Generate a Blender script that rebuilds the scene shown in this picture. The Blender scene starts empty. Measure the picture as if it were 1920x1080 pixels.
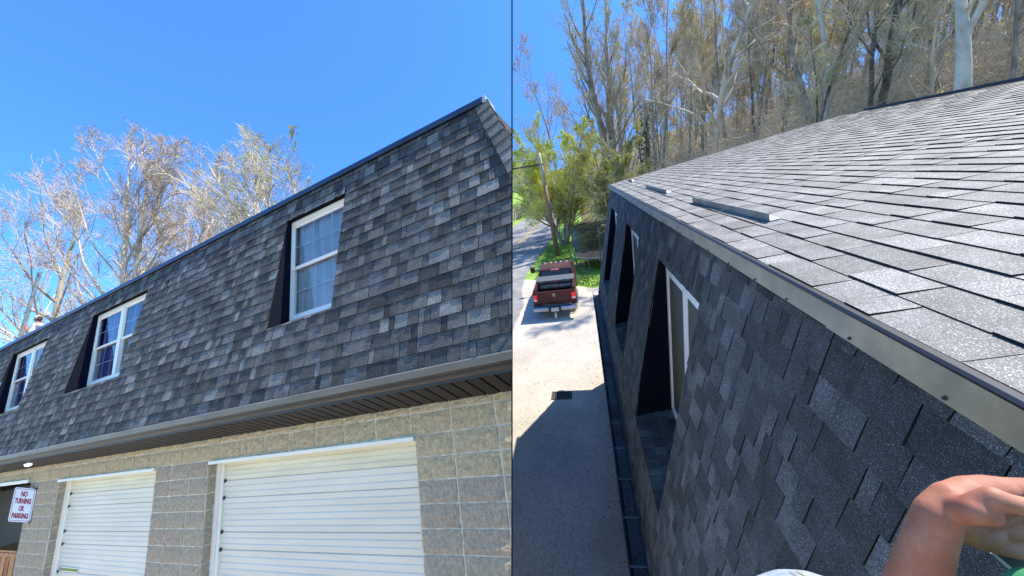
import bpy, bmesh, math, random
from mathutils import Vector, Matrix, noise
R = math.radians
rnd = random.Random(11)
scene = bpy.context.scene
col = scene.collection

# ------------------------------------------------------------------ camera, sky, sun, exposure
F = 700.0                                             # focal length in photo pixels (1920 wide)
C = Matrix(((0.88822367, -0.24920987, -0.38594449),   # camera (x right, y down, z forward) -> world
            (0.43646401, 0.19556791, 0.87820975),
            (-0.14338018, -0.94849757, 0.28247919)))
RB = Matrix(((0.97480525, -0.09998872, -0.19939154),  # camera -> axes of the right-hand yard
             (0.16100842, -0.30323253, 0.9392158),
             (-0.15437298, -0.94765621, -0.27949364)))
MB3 = C @ RB.transposed()                             # right-hand yard -> world
MB4 = MB3.to_4x4()
cam_data = bpy.data.cameras.new('camera')
cam_data.lens = F / 1920 * 36; cam_data.sensor_width = 36
cam_data.clip_start = 0.02; cam_data.clip_end = 1500
cam = bpy.data.objects.new('camera', cam_data); col.objects.link(cam)
cm = Matrix((C @ Vector((1, 0, 0)), C @ Vector((0, -1, 0)), C @ Vector((0, 0, -1)))).transposed()
cam.matrix_world = cm.to_4x4()
scene.camera = cam

SUN_B = Vector((.42, .40, .81)).normalized()
SUN = MB3 @ SUN_B
w = bpy.data.worlds.new('World'); scene.world = w; w.use_nodes = True
nt = w.node_tree; bg = nt.nodes['Background']
sky = nt.nodes.new('ShaderNodeTexSky'); sky.sky_type = 'NISHITA'; sky.sun_disc = False
sky.sun_elevation = math.asin(SUN.z); sky.sun_rotation = math.atan2(SUN.x, SUN.y)
sky.air_density = 1.0; sky.dust_density = 0.3; sky.ozone_density = 2.0
hue = nt.nodes.new('ShaderNodeMix'); hue.data_type = 'RGBA'; hue.blend_type = 'MULTIPLY'; hue.inputs[0].default_value = 1
hue.inputs[7].default_value = (.29, .59, .93, 1)       # the deep clear blue of this day
nt.links.new(sky.outputs[0], hue.inputs[6]); nt.links.new(hue.outputs[2], bg.inputs[0]); bg.inputs[1].default_value = 0.15
sd = bpy.data.lights.new('sun', 'SUN'); sd.energy = 3.3; sd.angle = R(.5); sd.color = (1, .93, .80)
sun = bpy.data.objects.new('sun', sd); col.objects.link(sun)
sun.rotation_euler = (-SUN).to_track_quat('-Z', 'Y').to_euler(); sun.location = (0, 0, 60)
vs = scene.view_settings; vs.view_transform = 'Standard'; vs.look = 'None'; vs.exposure = 1.6; vs.gamma = 1
vs.use_curve_mapping = False

# ------------------------------------------------------------------ spaces and helpers
A, B = 'A', 'B'            # A: the front of the building seen from its yard; B: the yard seen from the roof edge
SPACE = {A: Matrix.Identity(4), B: MB4}
ROT = {A: C, B: RB}
def ray(px, py, sp): return ROT[sp] @ Vector((px - 960, py - 540, F))
def at_y(px, py, y, sp=A): d = ray(px, py, sp); return d * (y / d.y)
def at_x(px, py, x, sp=B): d = ray(px, py, sp); return d * (x / d.x)
def at_z(px, py, z, sp=B): d = ray(px, py, sp); return d * (z / d.z)
def to_px(p, sp):
    c = ROT[sp].transposed() @ Vector(p)
    if c.z < .02: return None
    return (960 + F * c.x / c.z, 540 + F * c.y / c.z, c.z)

MATS = {}
def mat(name, base, rough=.8, metal=0.0, spec=.5, var=0.0, scale=5.0, detail=4, c2=None, bump=0.0, bscale=None, bdist=.01, stretch=None, emit=None, lo=.35, hi=.65, big=0.0, bigscale=.5):
    m = bpy.data.materials.new(name); m.use_nodes = True; MATS[name] = m
    n = m.node_tree; p = n.nodes['Principled BSDF']
    p.inputs['Roughness'].default_value = rough; p.inputs['Metallic'].default_value = metal
    p.inputs['Specular IOR Level'].default_value = spec
    base = tuple(base) + (1,)
    p.inputs['Base Color'].default_value = base
    geo = n.nodes.new('ShaderNodeNewGeometry')
    vec = geo.outputs['Position']
    if stretch:
        mp = n.nodes.new('ShaderNodeMapping'); mp.inputs['Scale'].default_value = stretch
        n.links.new(vec, mp.inputs[0]); vec = mp.outputs[0]
    if var or c2:
        t = n.nodes.new('ShaderNodeTexNoise'); t.inputs['Scale'].default_value = scale; t.inputs['Detail'].default_value = detail
        n.links.new(vec, t.inputs['Vector'])
        cr = n.nodes.new('ShaderNodeValToRGB')
        cr.color_ramp.elements[0].position = lo; cr.color_ramp.elements[1].position = hi
        if c2: cr.color_ramp.elements[0].color = tuple(c2) + (1,); cr.color_ramp.elements[1].color = base
        else:
            cr.color_ramp.elements[0].color = tuple(v * (1 - var) for v in base[:3]) + (1,)
            cr.color_ramp.elements[1].color = tuple(min(1, v * (1 + var)) for v in base[:3]) + (1,)
        n.links.new(t.outputs[0], cr.inputs[0]); n.links.new(cr.outputs[0], p.inputs['Base Color'])
    if big:
        t3 = n.nodes.new('ShaderNodeTexNoise'); t3.inputs['Scale'].default_value = bigscale; t3.inputs['Detail'].default_value = 7; t3.inputs['Roughness'].default_value = .65
        n.links.new(vec, t3.inputs['Vector']); m3 = n.nodes.new('ShaderNodeMapRange'); m3.inputs[1].default_value = .3; m3.inputs[2].default_value = .62
        m3.inputs[3].default_value = 1 - big; m3.inputs[4].default_value = 1; n.links.new(t3.outputs[0], m3.inputs[0])
        x3 = n.nodes.new('ShaderNodeMix'); x3.data_type = 'RGBA'; x3.blend_type = 'MULTIPLY'; x3.inputs[0].default_value = 1
        if p.inputs['Base Color'].is_linked: n.links.new(p.inputs['Base Color'].links[0].from_socket, x3.inputs[6])
        else: x3.inputs[6].default_value = base
        n.links.new(m3.outputs[0], x3.inputs[7]); n.links.new(x3.outputs[2], p.inputs['Base Color'])
    if bump:
        t2 = n.nodes.new('ShaderNodeTexNoise'); t2.inputs['Scale'].default_value = bscale or scale; t2.inputs['Detail'].default_value = 5
        n.links.new(vec, t2.inputs['Vector'])
        b = n.nodes.new('ShaderNodeBump'); b.inputs['Strength'].default_value = bump; b.inputs['Distance'].default_value = bdist
        n.links.new(t2.outputs[0], b.inputs['Height']); n.links.new(b.outputs[0], p.inputs['Normal'])
    if emit:
        p.inputs['Emission Color'].default_value = tuple(emit[:3]) + (1,); p.inputs['Emission Strength'].default_value = emit[3]
    return m

def shingle_mat(name, tone, tint=(1, 1, 1), gscale=330, contrast=1.0, rough=.85, spec=.3):
    m = bpy.data.materials.new(name); m.use_nodes = True
    n = m.node_tree; p = n.nodes['Principled BSDF']; p.inputs['Roughness'].default_value = rough
    p.inputs['Specular IOR Level'].default_value = spec
    geo = n.nodes.new('ShaderNodeNewGeometry')
    v = n.nodes.new('ShaderNodeTexVoronoi'); v.inputs['Scale'].default_value = gscale
    n.links.new(geo.outputs['Position'], v.inputs['Vector'])
    sep = n.nodes.new('ShaderNodeSeparateColor'); n.links.new(v.outputs['Color'], sep.inputs[0])
    cr = n.nodes.new('ShaderNodeValToRGB'); e = cr.color_ramp.elements
    def c(k): return tuple(min(1, tone * k * t) for t in tint) + (1,)
    e[0].position = 0; e[0].color = c(1 - .62 * contrast)
    e[1].position = 1; e[1].color = c(1 + 3.2 * contrast)
    a = e.new(.45); a.color = c(.72); a = e.new(.8); a.color = c(1.15); a = e.new(.93); a.color = c(1.9)
    n.links.new(sep.outputs[0], cr.inputs[0])
    t = n.nodes.new('ShaderNodeTexNoise'); t.inputs['Scale'].default_value = 7; t.inputs['Detail'].default_value = 6
    n.links.new(geo.outputs['Position'], t.inputs['Vector'])
    mr = n.nodes.new('ShaderNodeMapRange'); mr.inputs[1].default_value = .3; mr.inputs[2].default_value = .7
    mr.inputs[3].default_value = .72; mr.inputs[4].default_value = 1.28; n.links.new(t.outputs[0], mr.inputs[0])
    mx = n.nodes.new('ShaderNodeMix'); mx.data_type = 'RGBA'; mx.blend_type = 'MULTIPLY'; mx.inputs[0].default_value = 1
    n.links.new(cr.outputs[0], mx.inputs[6]); n.links.new(mr.outputs[0], mx.inputs[7])
    n.links.new(mx.outputs[2], p.inputs['Base Color'])
    b = n.nodes.new('ShaderNodeBump'); b.inputs['Strength'].default_value = .5; b.inputs['Distance'].default_value = .0015
    n.links.new(sep.outputs[1], b.inputs['Height']); n.links.new(b.outputs[0], p.inputs['Normal'])
    MATS[name] = m; return m

def glass_mat(name, tint, refl=.25):
    m = bpy.data.materials.new(name); m.use_nodes = True; n = m.node_tree
    out = n.nodes['Material Output']; n.nodes.remove(n.nodes['Principled BSDF'])
    tr = n.nodes.new('ShaderNodeBsdfTransparent'); tr.inputs[0].default_value = tuple(tint) + (1,)
    gl = n.nodes.new('ShaderNodeBsdfGlossy'); gl.inputs['Roughness'].default_value = .02
    fr = n.nodes.new('ShaderNodeFresnel'); fr.inputs[0].default_value = 1.5
    ad = n.nodes.new('ShaderNodeMath'); ad.operation = 'ADD'; ad.inputs[1].default_value = refl; ad.use_clamp = True
    n.links.new(fr.outputs[0], ad.inputs[0])
    mx = n.nodes.new('ShaderNodeMixShader'); n.links.new(ad.outputs[0], mx.inputs[0])
    n.links.new(tr.outputs[0], mx.inputs[1]); n.links.new(gl.outputs[0], mx.inputs[2]); n.links.new(mx.outputs[0], out.inputs[0])
    MATS[name] = m; return m

def net_mat(name, colr, dens):
    m = bpy.data.materials.new(name); m.use_nodes = True; n = m.node_tree
    out = n.nodes['Material Output']; p = n.nodes['Principled BSDF']; p.inputs['Base Color'].default_value = tuple(colr) + (1,)
    tr = n.nodes.new('ShaderNodeBsdfTransparent'); mx = n.nodes.new('ShaderNodeMixShader'); mx.inputs[0].default_value = dens
    n.links.new(tr.outputs[0], mx.inputs[1]); n.links.new(p.outputs[0], mx.inputs[2]); n.links.new(mx.outputs[0], out.inputs[0])
    MATS[name] = m; return m

def leaf_mat(name, c1, c2, scale=.8):
    m = bpy.data.materials.new(name); m.use_nodes = True; n = m.node_tree
    out = n.nodes['Material Output']; n.nodes.remove(n.nodes['Principled BSDF'])
    geo = n.nodes.new('ShaderNodeNewGeometry'); t = n.nodes.new('ShaderNodeTexNoise'); t.inputs['Scale'].default_value = scale
    n.links.new(geo.outputs['Position'], t.inputs['Vector']); cr = n.nodes.new('ShaderNodeValToRGB')
    cr.color_ramp.elements[0].position = .35; cr.color_ramp.elements[1].position = .65
    cr.color_ramp.elements[0].color = tuple(c2) + (1,); cr.color_ramp.elements[1].color = tuple(c1) + (1,)
    n.links.new(t.outputs[0], cr.inputs[0])
    d = n.nodes.new('ShaderNodeBsdfDiffuse'); tl = n.nodes.new('ShaderNodeBsdfTranslucent'); mx = n.nodes.new('ShaderNodeMixShader'); mx.inputs[0].default_value = .5
    n.links.new(cr.outputs[0], d.inputs[0]); n.links.new(cr.outputs[0], tl.inputs[0])
    n.links.new(d.outputs[0], mx.inputs[1]); n.links.new(tl.outputs[0], mx.inputs[2]); n.links.new(mx.outputs[0], out.inputs[0])
    MATS[name] = m; return m

class MBx:
    """collects polygons and links them as ONE mesh object"""
    def __init__(s): s.v = []; s.f = []; s.m = []
    def add(s, vs, fs, mi=0):
        k = len(s.v); s.v += [Vector(p) for p in vs]; s.f += [tuple(i + k for i in f) for f in fs]; s.m += [mi] * len(fs); return s
    def box(s, a, b, mi=0):
        x0, y0, z0 = a; x1, y1, z1 = b
        return s.add([(x0, y0, z0), (x1, y0, z0), (x1, y1, z0), (x0, y1, z0), (x0, y0, z1), (x1, y0, z1), (x1, y1, z1), (x0, y1, z1)],
                     [(0, 3, 2, 1), (4, 5, 6, 7), (0, 1, 5, 4), (1, 2, 6, 5), (2, 3, 7, 6), (3, 0, 4, 7)], mi)
    def hexa(s, p, mi=0):   # 8 corners in the order of box()
        return s.add(p, [(0, 3, 2, 1), (4, 5, 6, 7), (0, 1, 5, 4), (1, 2, 6, 5), (2, 3, 7, 6), (3, 0, 4, 7)], mi)
    def quad(s, a, b, c, d, mi=0): return s.add([a, b, c, d], [(0, 1, 2, 3)], mi)
    def prism(s, prof, x0, x1, axis='x', mi=0):
        n = len(prof)
        if axis == 'x': P = [(x0, a, b) for a, b in prof] + [(x1, a, b) for a, b in prof]
        elif axis == 'y': P = [(a, x0, b) for a, b in prof] + [(a, x1, b) for a, b in prof]
        else: P = [(a, b, x0) for a, b in prof] + [(a, b, x1) for a, b in prof]
        return s.add(P, [tuple(range(n))[::-1], tuple(range(n, 2 * n))] + [(i, (i + 1) % n, n + (i + 1) % n, n + i) for i in range(n)], mi)
    def tube(s, pts, rads, k=6, mi=0, cap=True):
        pts = [Vector(p) for p in pts]
        if not hasattr(rads, '__len__'): rads = [rads] * len(pts)
        base = len(s.v); d0 = (pts[-1] - pts[0]).normalized()
        ref = Vector((0, 0, 1)) if abs(d0.z) < .8 else Vector((1, 0, 0))
        for i, p in enumerate(pts):
            d = (pts[min(i + 1, len(pts) - 1)] - pts[max(i - 1, 0)])
            u = d.cross(ref)
            if u.length < 1e-9: u = d.orthogonal()
            u.normalize(); v = u.cross(d).normalized()
            for j in range(k):
                a = 2 * math.pi * j / k
                s.v.append(p + (u * math.cos(a) + v * math.sin(a)) * rads[i])
        for i in range(len(pts) - 1):
            for j in range(k):
                a = base + i * k + j; b = base + i * k + (j + 1) % k
                s.f.append((a, b, b + k, a + k)); s.m.append(mi)
        if cap and k > 3:
            s.f.append(tuple(base + j for j in range(k))[::-1]); s.m.append(mi)
            e = base + (len(pts) - 1) * k; s.f.append(tuple(e + j for j in range(k))); s.m.append(mi)
        return s
    def lathe(s, prof, k=16, centre=(0, 0, 0), axis='z', mi=0):
        base = len(s.v); c = Vector(centre)
        for r, h in prof:
            for j in range(k):
                a = 2 * math.pi * j / k; x, y = r * math.cos(a), r * math.sin(a)
                s.v.append(c + (Vector((x, y, h)) if axis == 'z' else Vector((h, x, y)) if axis == 'x' else Vector((x, h, y))))
        for i in range(len(prof) - 1):
            for j in range(k):
                a = base + i * k + j; b = base + i * k + (j + 1) % k
                s.f.append((a, b, b + k, a + k)); s.m.append(mi)
        s.f.append(tuple(base + j for j in range(k))[::-1]); s.m.append(mi)
        e = base + (len(prof) - 1) * k; s.f.append(tuple(e + j for j in range(k))); s.m.append(mi)
        return s
    def mesh(s, name, mats, off=Vector((0, 0, 0)), smooth=False):
        me = bpy.data.meshes.new(name)
        me.from_pydata([v - off for v in s.v], [], s.f)
        for m in (mats if isinstance(mats, (list, tuple)) else [mats]): me.materials.append(MATS[m])
        me.polygons.foreach_set('material_index', s.m)
        if smooth: me.polygons.foreach_set('use_smooth', [True] * len(me.polygons))
        me.update(); return me
    def build(s, name, mats, parent=None, sp=A, loc=None, smooth=False, bevel=0):
        if parent is not None: off = Vector(OFF[parent.name]); sp = SPC[parent.name]
        else: off = Vector(loc) if loc is not None else Vector((0, 0, 0))
        o = bpy.data.objects.new(name, s.mesh(name, mats, off, smooth)); col.objects.link(o)
        if parent is not None: o.parent = parent
        else: o.matrix_world = SPACE[sp] @ Matrix.Translation(off)
        OFF[o.name] = off; SPC[o.name] = sp
        if bevel:
            bm = bmesh.new(); bm.from_mesh(o.data)
            bmesh.ops.bevel(bm, geom=list(bm.edges), offset=bevel, segments=2, affect='EDGES', profile=.7)
            bm.to_mesh(o.data); bm.free()
        return o
OFF = {}; SPC = {}
def tag(o, label=None, cat=None, group=None, kind=None):
    if label: o['label'] = label
    if cat: o['category'] = cat
    if group: o['group'] = group
    if kind: o['kind'] = kind
    return o
def thing(name, label, cat, loc=(0, 0, 0), sp=A, group=None):
    o = bpy.data.objects.new(name, None); col.objects.link(o); o.empty_display_size = .2
    o.matrix_world = SPACE[sp] @ Matrix.Translation(Vector(loc)); OFF[o.name] = Vector(loc); SPC[o.name] = sp
    return tag(o, label, cat, group)
def child(name, me, parent, local):        # mesh placed in its space by the matrix `local`
    o = bpy.data.objects.new(name, me); col.objects.link(o); o.parent = parent
    o.matrix_basis = Matrix.Translation(-OFF[parent.name]) @ local
    OFF[o.name] = OFF[parent.name]; SPC[o.name] = SPC[parent.name]
    return o

# ------------------------------------------------------------------ materials
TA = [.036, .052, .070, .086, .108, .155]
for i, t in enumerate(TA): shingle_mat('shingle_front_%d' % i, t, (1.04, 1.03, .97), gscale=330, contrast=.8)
TR = [.108, .122, .134, .146, .16, .18]  # same shingles in lighter tones: the roof's glare put into the colour
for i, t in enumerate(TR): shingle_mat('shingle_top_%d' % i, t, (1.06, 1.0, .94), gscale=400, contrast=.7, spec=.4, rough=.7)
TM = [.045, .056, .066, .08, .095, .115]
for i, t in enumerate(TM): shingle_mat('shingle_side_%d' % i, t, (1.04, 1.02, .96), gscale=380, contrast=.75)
mat('shingle_edge', (.014, .014, .015), .95)
mat('felt', (.012, .012, .014), .9)
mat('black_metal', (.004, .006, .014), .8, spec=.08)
mat('navy_flashing', (.012, .03, .06), .35, .5, var=.25, scale=3)  # bronze trim turned navy: the reflected sky put into its colour
mat('bronze_metal', (.37, .27, .15), .42, .0, var=.16, scale=5, bump=.5, bscale=3.5, bdist=.02, big=.25, bigscale=9)
mat('drip_dark', (.004, .006, .012), .4, .0)
mat('dark_bronze', (.035, .03, .025), .45, .3, var=.2, scale=3)
mat('gutter_taupe', (.16, .125, .09), .45, .2, var=.15, scale=2, stretch=(1, 6, 6))
mat('gutter_dark', (.03, .03, .032), .5, .2)
mat('soffit', (.014, .011, .010), .55, .1, var=.15, scale=30)
mat('soffit_vent', (.026, .017, .015), .7, 0, var=.5, scale=160)
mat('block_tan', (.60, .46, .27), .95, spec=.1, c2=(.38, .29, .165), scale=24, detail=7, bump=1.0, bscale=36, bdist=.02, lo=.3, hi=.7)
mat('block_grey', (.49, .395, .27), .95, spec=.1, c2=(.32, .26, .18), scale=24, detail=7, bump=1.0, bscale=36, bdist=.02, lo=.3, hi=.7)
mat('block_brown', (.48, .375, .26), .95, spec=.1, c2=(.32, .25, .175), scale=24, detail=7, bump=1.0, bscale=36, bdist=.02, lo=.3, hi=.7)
mat('mortar', (.70, .59, .42), .95, var=.22, scale=14, big=.3, bigscale=1.5, bump=.3, bscale=60)
mat('white_paint', (.85, .78, .62), .45, var=.04, scale=2)
mat('door_white', (.75, .675, .525), .42, c2=(.68, .61, .47), scale=1.6, stretch=(.6, 1, 3))
mat('door_cream', (.76, .68, .47), .45, c2=(.66, .58, .38), scale=2.5, stretch=(.5, 1, 5))
mat('vinyl', (.86, .80, .68), .35)
mat('muntin', (.75, .76, .80), .4)
mat('screen_frame', (.45, .43, .38), .5)
mat('curtain_pale', (.60, .64, .68), .9, var=.15, scale=3, stretch=(6, 1, .4))
mat('curtain_blue', (.20, .20, .50), .9, c2=(.09, .09, .24), scale=4, stretch=(7, 1, .3))
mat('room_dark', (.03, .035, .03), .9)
mat('vinyl_cool', (.85, .84, .81), .35)
mat('bug_screen', (.085, .075, .055), .75, var=.12, scale=40)
glass_mat('glass', (.75, .8, .82), .06)
mat('interior_wall', (.34, .31, .25), .9, var=.08, scale=2)
mat('black_rubber', (.015, .015, .015), .7)
mat('cabinet_wood', (.55, .19, .03), .5, c2=(.20, .075, .02), scale=3, stretch=(9, 9, .8))
mat('sign_white', (.70, .70, .72), .4)
mat('sign_red', (.30, .004, .03), .4)
mat('galvanised', (.45, .46, .46), .4, .6)
mat('lamp_lens', (.9, .9, .9), .2, emit=(1, 1, .95, 1.2))
mat('gravel', (.58, .49, .37), .95, c2=(.40, .345, .27), scale=26, detail=9, bump=.5, bscale=30, bdist=.02, lo=.38, hi=.62)
mat('gravel_yard', (.50, .445, .375), .95, c2=(.35, .315, .27), scale=22, detail=10, bump=.6, bscale=26, bdist=.02, lo=.36, hi=.62, big=.3, bigscale=.6)
mat('asphalt', (.26, .25, .24), .9, c2=(.17, .165, .16), scale=1.3, detail=9, bump=.2, bscale=60, big=.35, bigscale=.4)
mat('road_paint', (.45, .30, .04), .7, c2=(.25, .20, .10), scale=8)
mat('grass', (.22, .34, .04), .9, c2=(.12, .21, .025), scale=1.6, detail=8, bump=.8, bscale=20, bdist=.05)
mat('leaf_litter', (.15, .115, .07), .95, c2=(.08, .085, .03), scale=.35, detail=9, bump=.8, bscale=4, bdist=.2)
mat('stone', (.30, .27, .22), .95, var=.35, scale=1.5, bump=.7, bscale=5, bdist=.08)
mat('bark_tan', (.68, .59, .47), .9, c2=(.40, .33, .26), scale=2.5, stretch=(1, 1, .3))
mat('bark_grey', (.44, .37, .29), .95, c2=(.22, .185, .145), scale=3, bump=.6, bscale=9, bdist=.05, stretch=(1, 1, .35))
mat('bark_pale', (.70, .57, .43), .85, c2=(.34, .26, .18), scale=1.3, detail=6, stretch=(1, 1, .5), lo=.3, hi=.5)
mat('bark_dark', (.26, .215, .165), .95, c2=(.09, .072, .055), scale=3, bump=.6, bscale=9, bdist=.05)
mat('bark_twig', (.62, .50, .36), .9, var=.25, scale=.8)
mat('twig_tan', (.50, .41, .31), .9, var=.3, scale=.5)
leaf_mat('bud_pink', (.55, .38, .32), (.42, .28, .22), 1)
leaf_mat('bud_lime', (.50, .56, .16), (.36, .42, .12), 1)
leaf_mat('leaf_lime', (.66, .70, .06), (.46, .55, .05), .8)
leaf_mat('leaf_olive', (.44, .45, .13), (.30, .33, .08), .8)
mat('ivy', (.03, .07, .02), .7, var=.4, scale=3)
mat('pole_wood', (.30, .15, .08), .9, c2=(.17, .10, .065), scale=3, stretch=(3, 3, .25))
mat('pole_top', (.42, .37, .31), .9, var=.2, scale=3)
mat('truck_red', (.062, .008, .013), .34, .2, spec=.5, var=.2, scale=3)
mat('truck_roof', (.085, .03, .026), .35, .3, var=.3, scale=3)
mat('chrome', (.40, .41, .43), .3, .8)
mat('truck_black', (.018, .018, .02), .45)
mat('truck_trim', (.07, .075, .08), .5)
mat('tail_red', (.75, .02, .03), .25, emit=(1, .02, .04, .12))
mat('lens_clear', (.75, .7, .68), .25)
mat('plate_white', (.75, .76, .78), .4)
mat('plate_ink', (.18, .2, .3), .6)
mat('rust_pipe', (.42, .28, .16), .5, .5)
mat('tyre', (.02, .02, .02), .85)
mat('label_red', (.6, .03, .04), .5)
mat('bed_scuffed', (.10, .10, .10), .6, c2=(.35, .35, .35), scale=9, lo=.35, hi=.5)
mat('lime_pad', (.35, .75, .08), .5)
net_mat('net', (.01, .012, .01), .72)
mat('bracket_metal', (.30, .31, .29), .5, .4, var=.2, scale=8)
mat('bracket_white', (.72, .73, .72), .45)
mat('skin', (.37, .165, .095), .6, spec=.3, c2=(.31, .11, .062), scale=22, detail=6, big=.12, bigscale=70, bump=.5, bscale=60, bdist=.002)
MATS['skin'].node_tree.nodes['Principled BSDF'].inputs['Subsurface Weight'].default_value = .12
MATS['skin'].node_tree.nodes['Principled BSDF'].inputs['Subsurface Radius'].default_value = (.012, .004, .002)
mat('hair', (.05, .03, .02), .8)
mat('nail', (.62, .36, .28), .3)
mat('shirt_green', (.035, .20, .075), .9, var=.1, scale=40, bump=.2, bscale=300, bdist=.001)
mat('shirt_grey', (.50, .44, .42), .9, var=.1, scale=6)
mat('jeans', (.30, .34, .41), .9, c2=(.20, .24, .32), scale=60, stretch=(1, 1, 8))
mat('stitch', (.65, .50, .15), .8)
mat('tool_teal', (.02, .05, .05), .4)
mat('tan_strap', (.42, .36, .27), .8)
mat('far_white', (.7, .7, .7), .7)
mat('far_roof', (.12, .11, .11), .8)
mat('brown_leaf', (.10, .06, .035), .9, var=.4, scale=20)
mat('divider', (.002, .002, .002), .9)
mat('iron', (.05, .045, .04), .7, var=.3, scale=20)

# ------------------------------------------------------------------ shingle fields
EXPO = .143
def tab_mesh(name, wd, raised, matname, e=EXPO, th=(.007, .014)):
    g = 0.005; t = th[raised]; q = MBx()
    q.add([(g / 2, 0, 0), (wd - g / 2, 0, 0), (wd - g / 2, .0, t), (g / 2, .0, t), (g / 2, e, .0008), (wd - g / 2, e, .0008)],
          [(0, 1, 2, 3), (3, 2, 5, 4), (0, 3, 4), (1, 5, 2)])
    q.m = [1, 0, 1, 1]
    return q.mesh(name, [matname, 'shingle_edge'])
def shingle_field(part, house, O, U, V, ulen, vlen, holes, prefix, seed, sp, limit=300, urange=None, th=(.007, .014), weights=(2, 5, 6, 5, 4, 2), widths=(.11, .15, .2, .2, .26, .32)):
    """courses of laminated tabs on the plane O + u U + v V; the 300 largest in view are objects, the rest one part"""
    rr = random.Random(seed); U = U.normalized(); V = V.normalized(); N = U.cross(V).normalized()
    O = O + N * .006
    pcs = []; nrow = int(vlen / EXPO) + 1
    for r in range(nrow):
        v0 = r * EXPO; e = min(EXPO, vlen - v0)
        if e < .02: break
        a0, a1 = urange(v0) if urange else (0, ulen)
        u = a0 - rr.random() * .2; last = -1; raised = False
        row = []
        while u < a1:
            wd = rr.choice(widths); raised = not raised if rr.random() < .8 else raised
            tone = rr.choices(range(6), weights)[0]
            if tone == last and rr.random() < .7: tone = rr.choices(range(6), weights)[0]
            last = tone
            row.append([max(u, a0), min(u + wd, a1), tone, raised, wd]); u += wd
        for u0, u1, tone, raised, wd in row:
            segs = [(u0, u1, v0, v0 + e)]
            for (hu0, hu1, hv0, hv1) in holes:
                new = []
                for (p, q, a, b) in segs:
                    if q <= hu0 or p >= hu1 or b <= hv0 or a >= hv1: new.append((p, q, a, b)); continue
                    if p < hu0: new.append((p, hu0, a, b))
                    if q > hu1: new.append((hu1, q, a, b))
                    p2, q2 = max(p, hu0), min(q, hu1)
                    if a < hv0: new.append((p2, q2, a, hv0))
                    if b > hv1: new.append((p2, q2, hv1, b))
                segs = new
            for (p, q, a, b) in segs:
                if q - p < .02 or b - a < .01: continue
                pcs.append((p, q, a, b, tone, raised, abs((q - p) - wd) < 1e-6 and abs((b - a) - EXPO) < 1e-6))
    def size(pc):
        c = O + U * ((pc[0] + pc[1]) / 2) + V * ((pc[2] + pc[3]) / 2)
        q = to_px(c, sp)
        if not q or not (0 < q[1] < 1080): return 0
        if sp == A and not (0 < q[0] < 952): return 0
        if sp == B and not (968 < q[0] < 1920): return 0
        vd = abs((ROT[sp].transposed() @ N).dot((ROT[sp].transposed() @ c).normalized()))
        return (pc[1] - pc[0]) * (pc[3] - pc[2]) * vd / (q[2] ** 2)
    pcs.sort(key=size, reverse=True)
    cache = {}; rest = MBx(); frame = Matrix((U, V, N)).transposed().to_4x4(); k = 0
    for pc in pcs:
        u0, u1, v0, v1, tone, raised, whole = pc
        lift = rr.uniform(-.0008, .0012)
        if k < limit and size(pc) > 0:
            key = (round(u1 - u0, 3), round(v1 - v0, 3), tone, raised)
            if key not in cache: cache[key] = tab_mesh('shingle', u1 - u0, raised, '%s_%d' % (prefix, tone), v1 - v0, th)
            child('shingle', cache[key], part, Matrix.Translation(O + U * u0 + V * v0 + N * lift) @ frame @ Matrix.Rotation(rr.uniform(-.006, .006), 4, 'Z')); k += 1
        else:
            g = .005; t = th[raised]
            P = [(u0 + g / 2, v0, 0), (u1 - g / 2, v0, 0), (u1 - g / 2, v0, t), (u0 + g / 2, v0, t), (u0 + g / 2, v1, .0008), (u1 - g / 2, v1, .0008)]
            rest.add([O + U * a + V * b + N * (c + lift) for a, b, c in P], [(0, 1, 2, 3), (3, 2, 5, 4), (0, 3, 4), (1, 5, 2)], tone); rest.m[-4:] = [6, tone, 6, 6]
    if rest.v:
        o = rest.build('shingle_courses', ['%s_%d' % (prefix, i) for i in range(6)] + ['shingle_edge'], house); o['kind'] = 'stuff'
def deck(O, U, V, ulen, vlen, holes, q=None):
    """the sheathing under the shingles, with the window openings left open"""
    U = U.normalized(); V = V.normalized(); q = q or MBx()
    us = sorted({0, ulen} | {h for a in holes for h in a[:2]}); vv = sorted({0, vlen} | {h for a in holes for h in a[2:]})
    for i in range(len(us) - 1):
        for j in range(len(vv) - 1):
            cu, cv = (us[i] + us[i + 1]) / 2, (vv[j] + vv[j + 1]) / 2
            if any(a < cu < b and c < cv < d for a, b, c, d in holes): continue
            q.quad(O + U * us[i] + V * vv[j], O + U * us[i + 1] + V * vv[j], O + U * us[i + 1] + V * vv[j + 1], O + U * us[i] + V * vv[j + 1])
    return q

#@@SECTION_A
# ================================================================== A: the front of the building
GZ = -3.2
XL, XR = -23.0, -1.0                       # facade ends; the right corner of the walls
house = thing('garage_building', 'long block garage building with dark shingled mansard storey and white roll doors', 'building', (-8, 3.1, GZ), A)
WY = 3.1
tag(MBx().quad((-60, -14, GZ), (8, -14, GZ), (8, 40, GZ), (-60, 40, GZ)).build('ground', 'gravel', sp=A), kind='structure')

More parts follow.
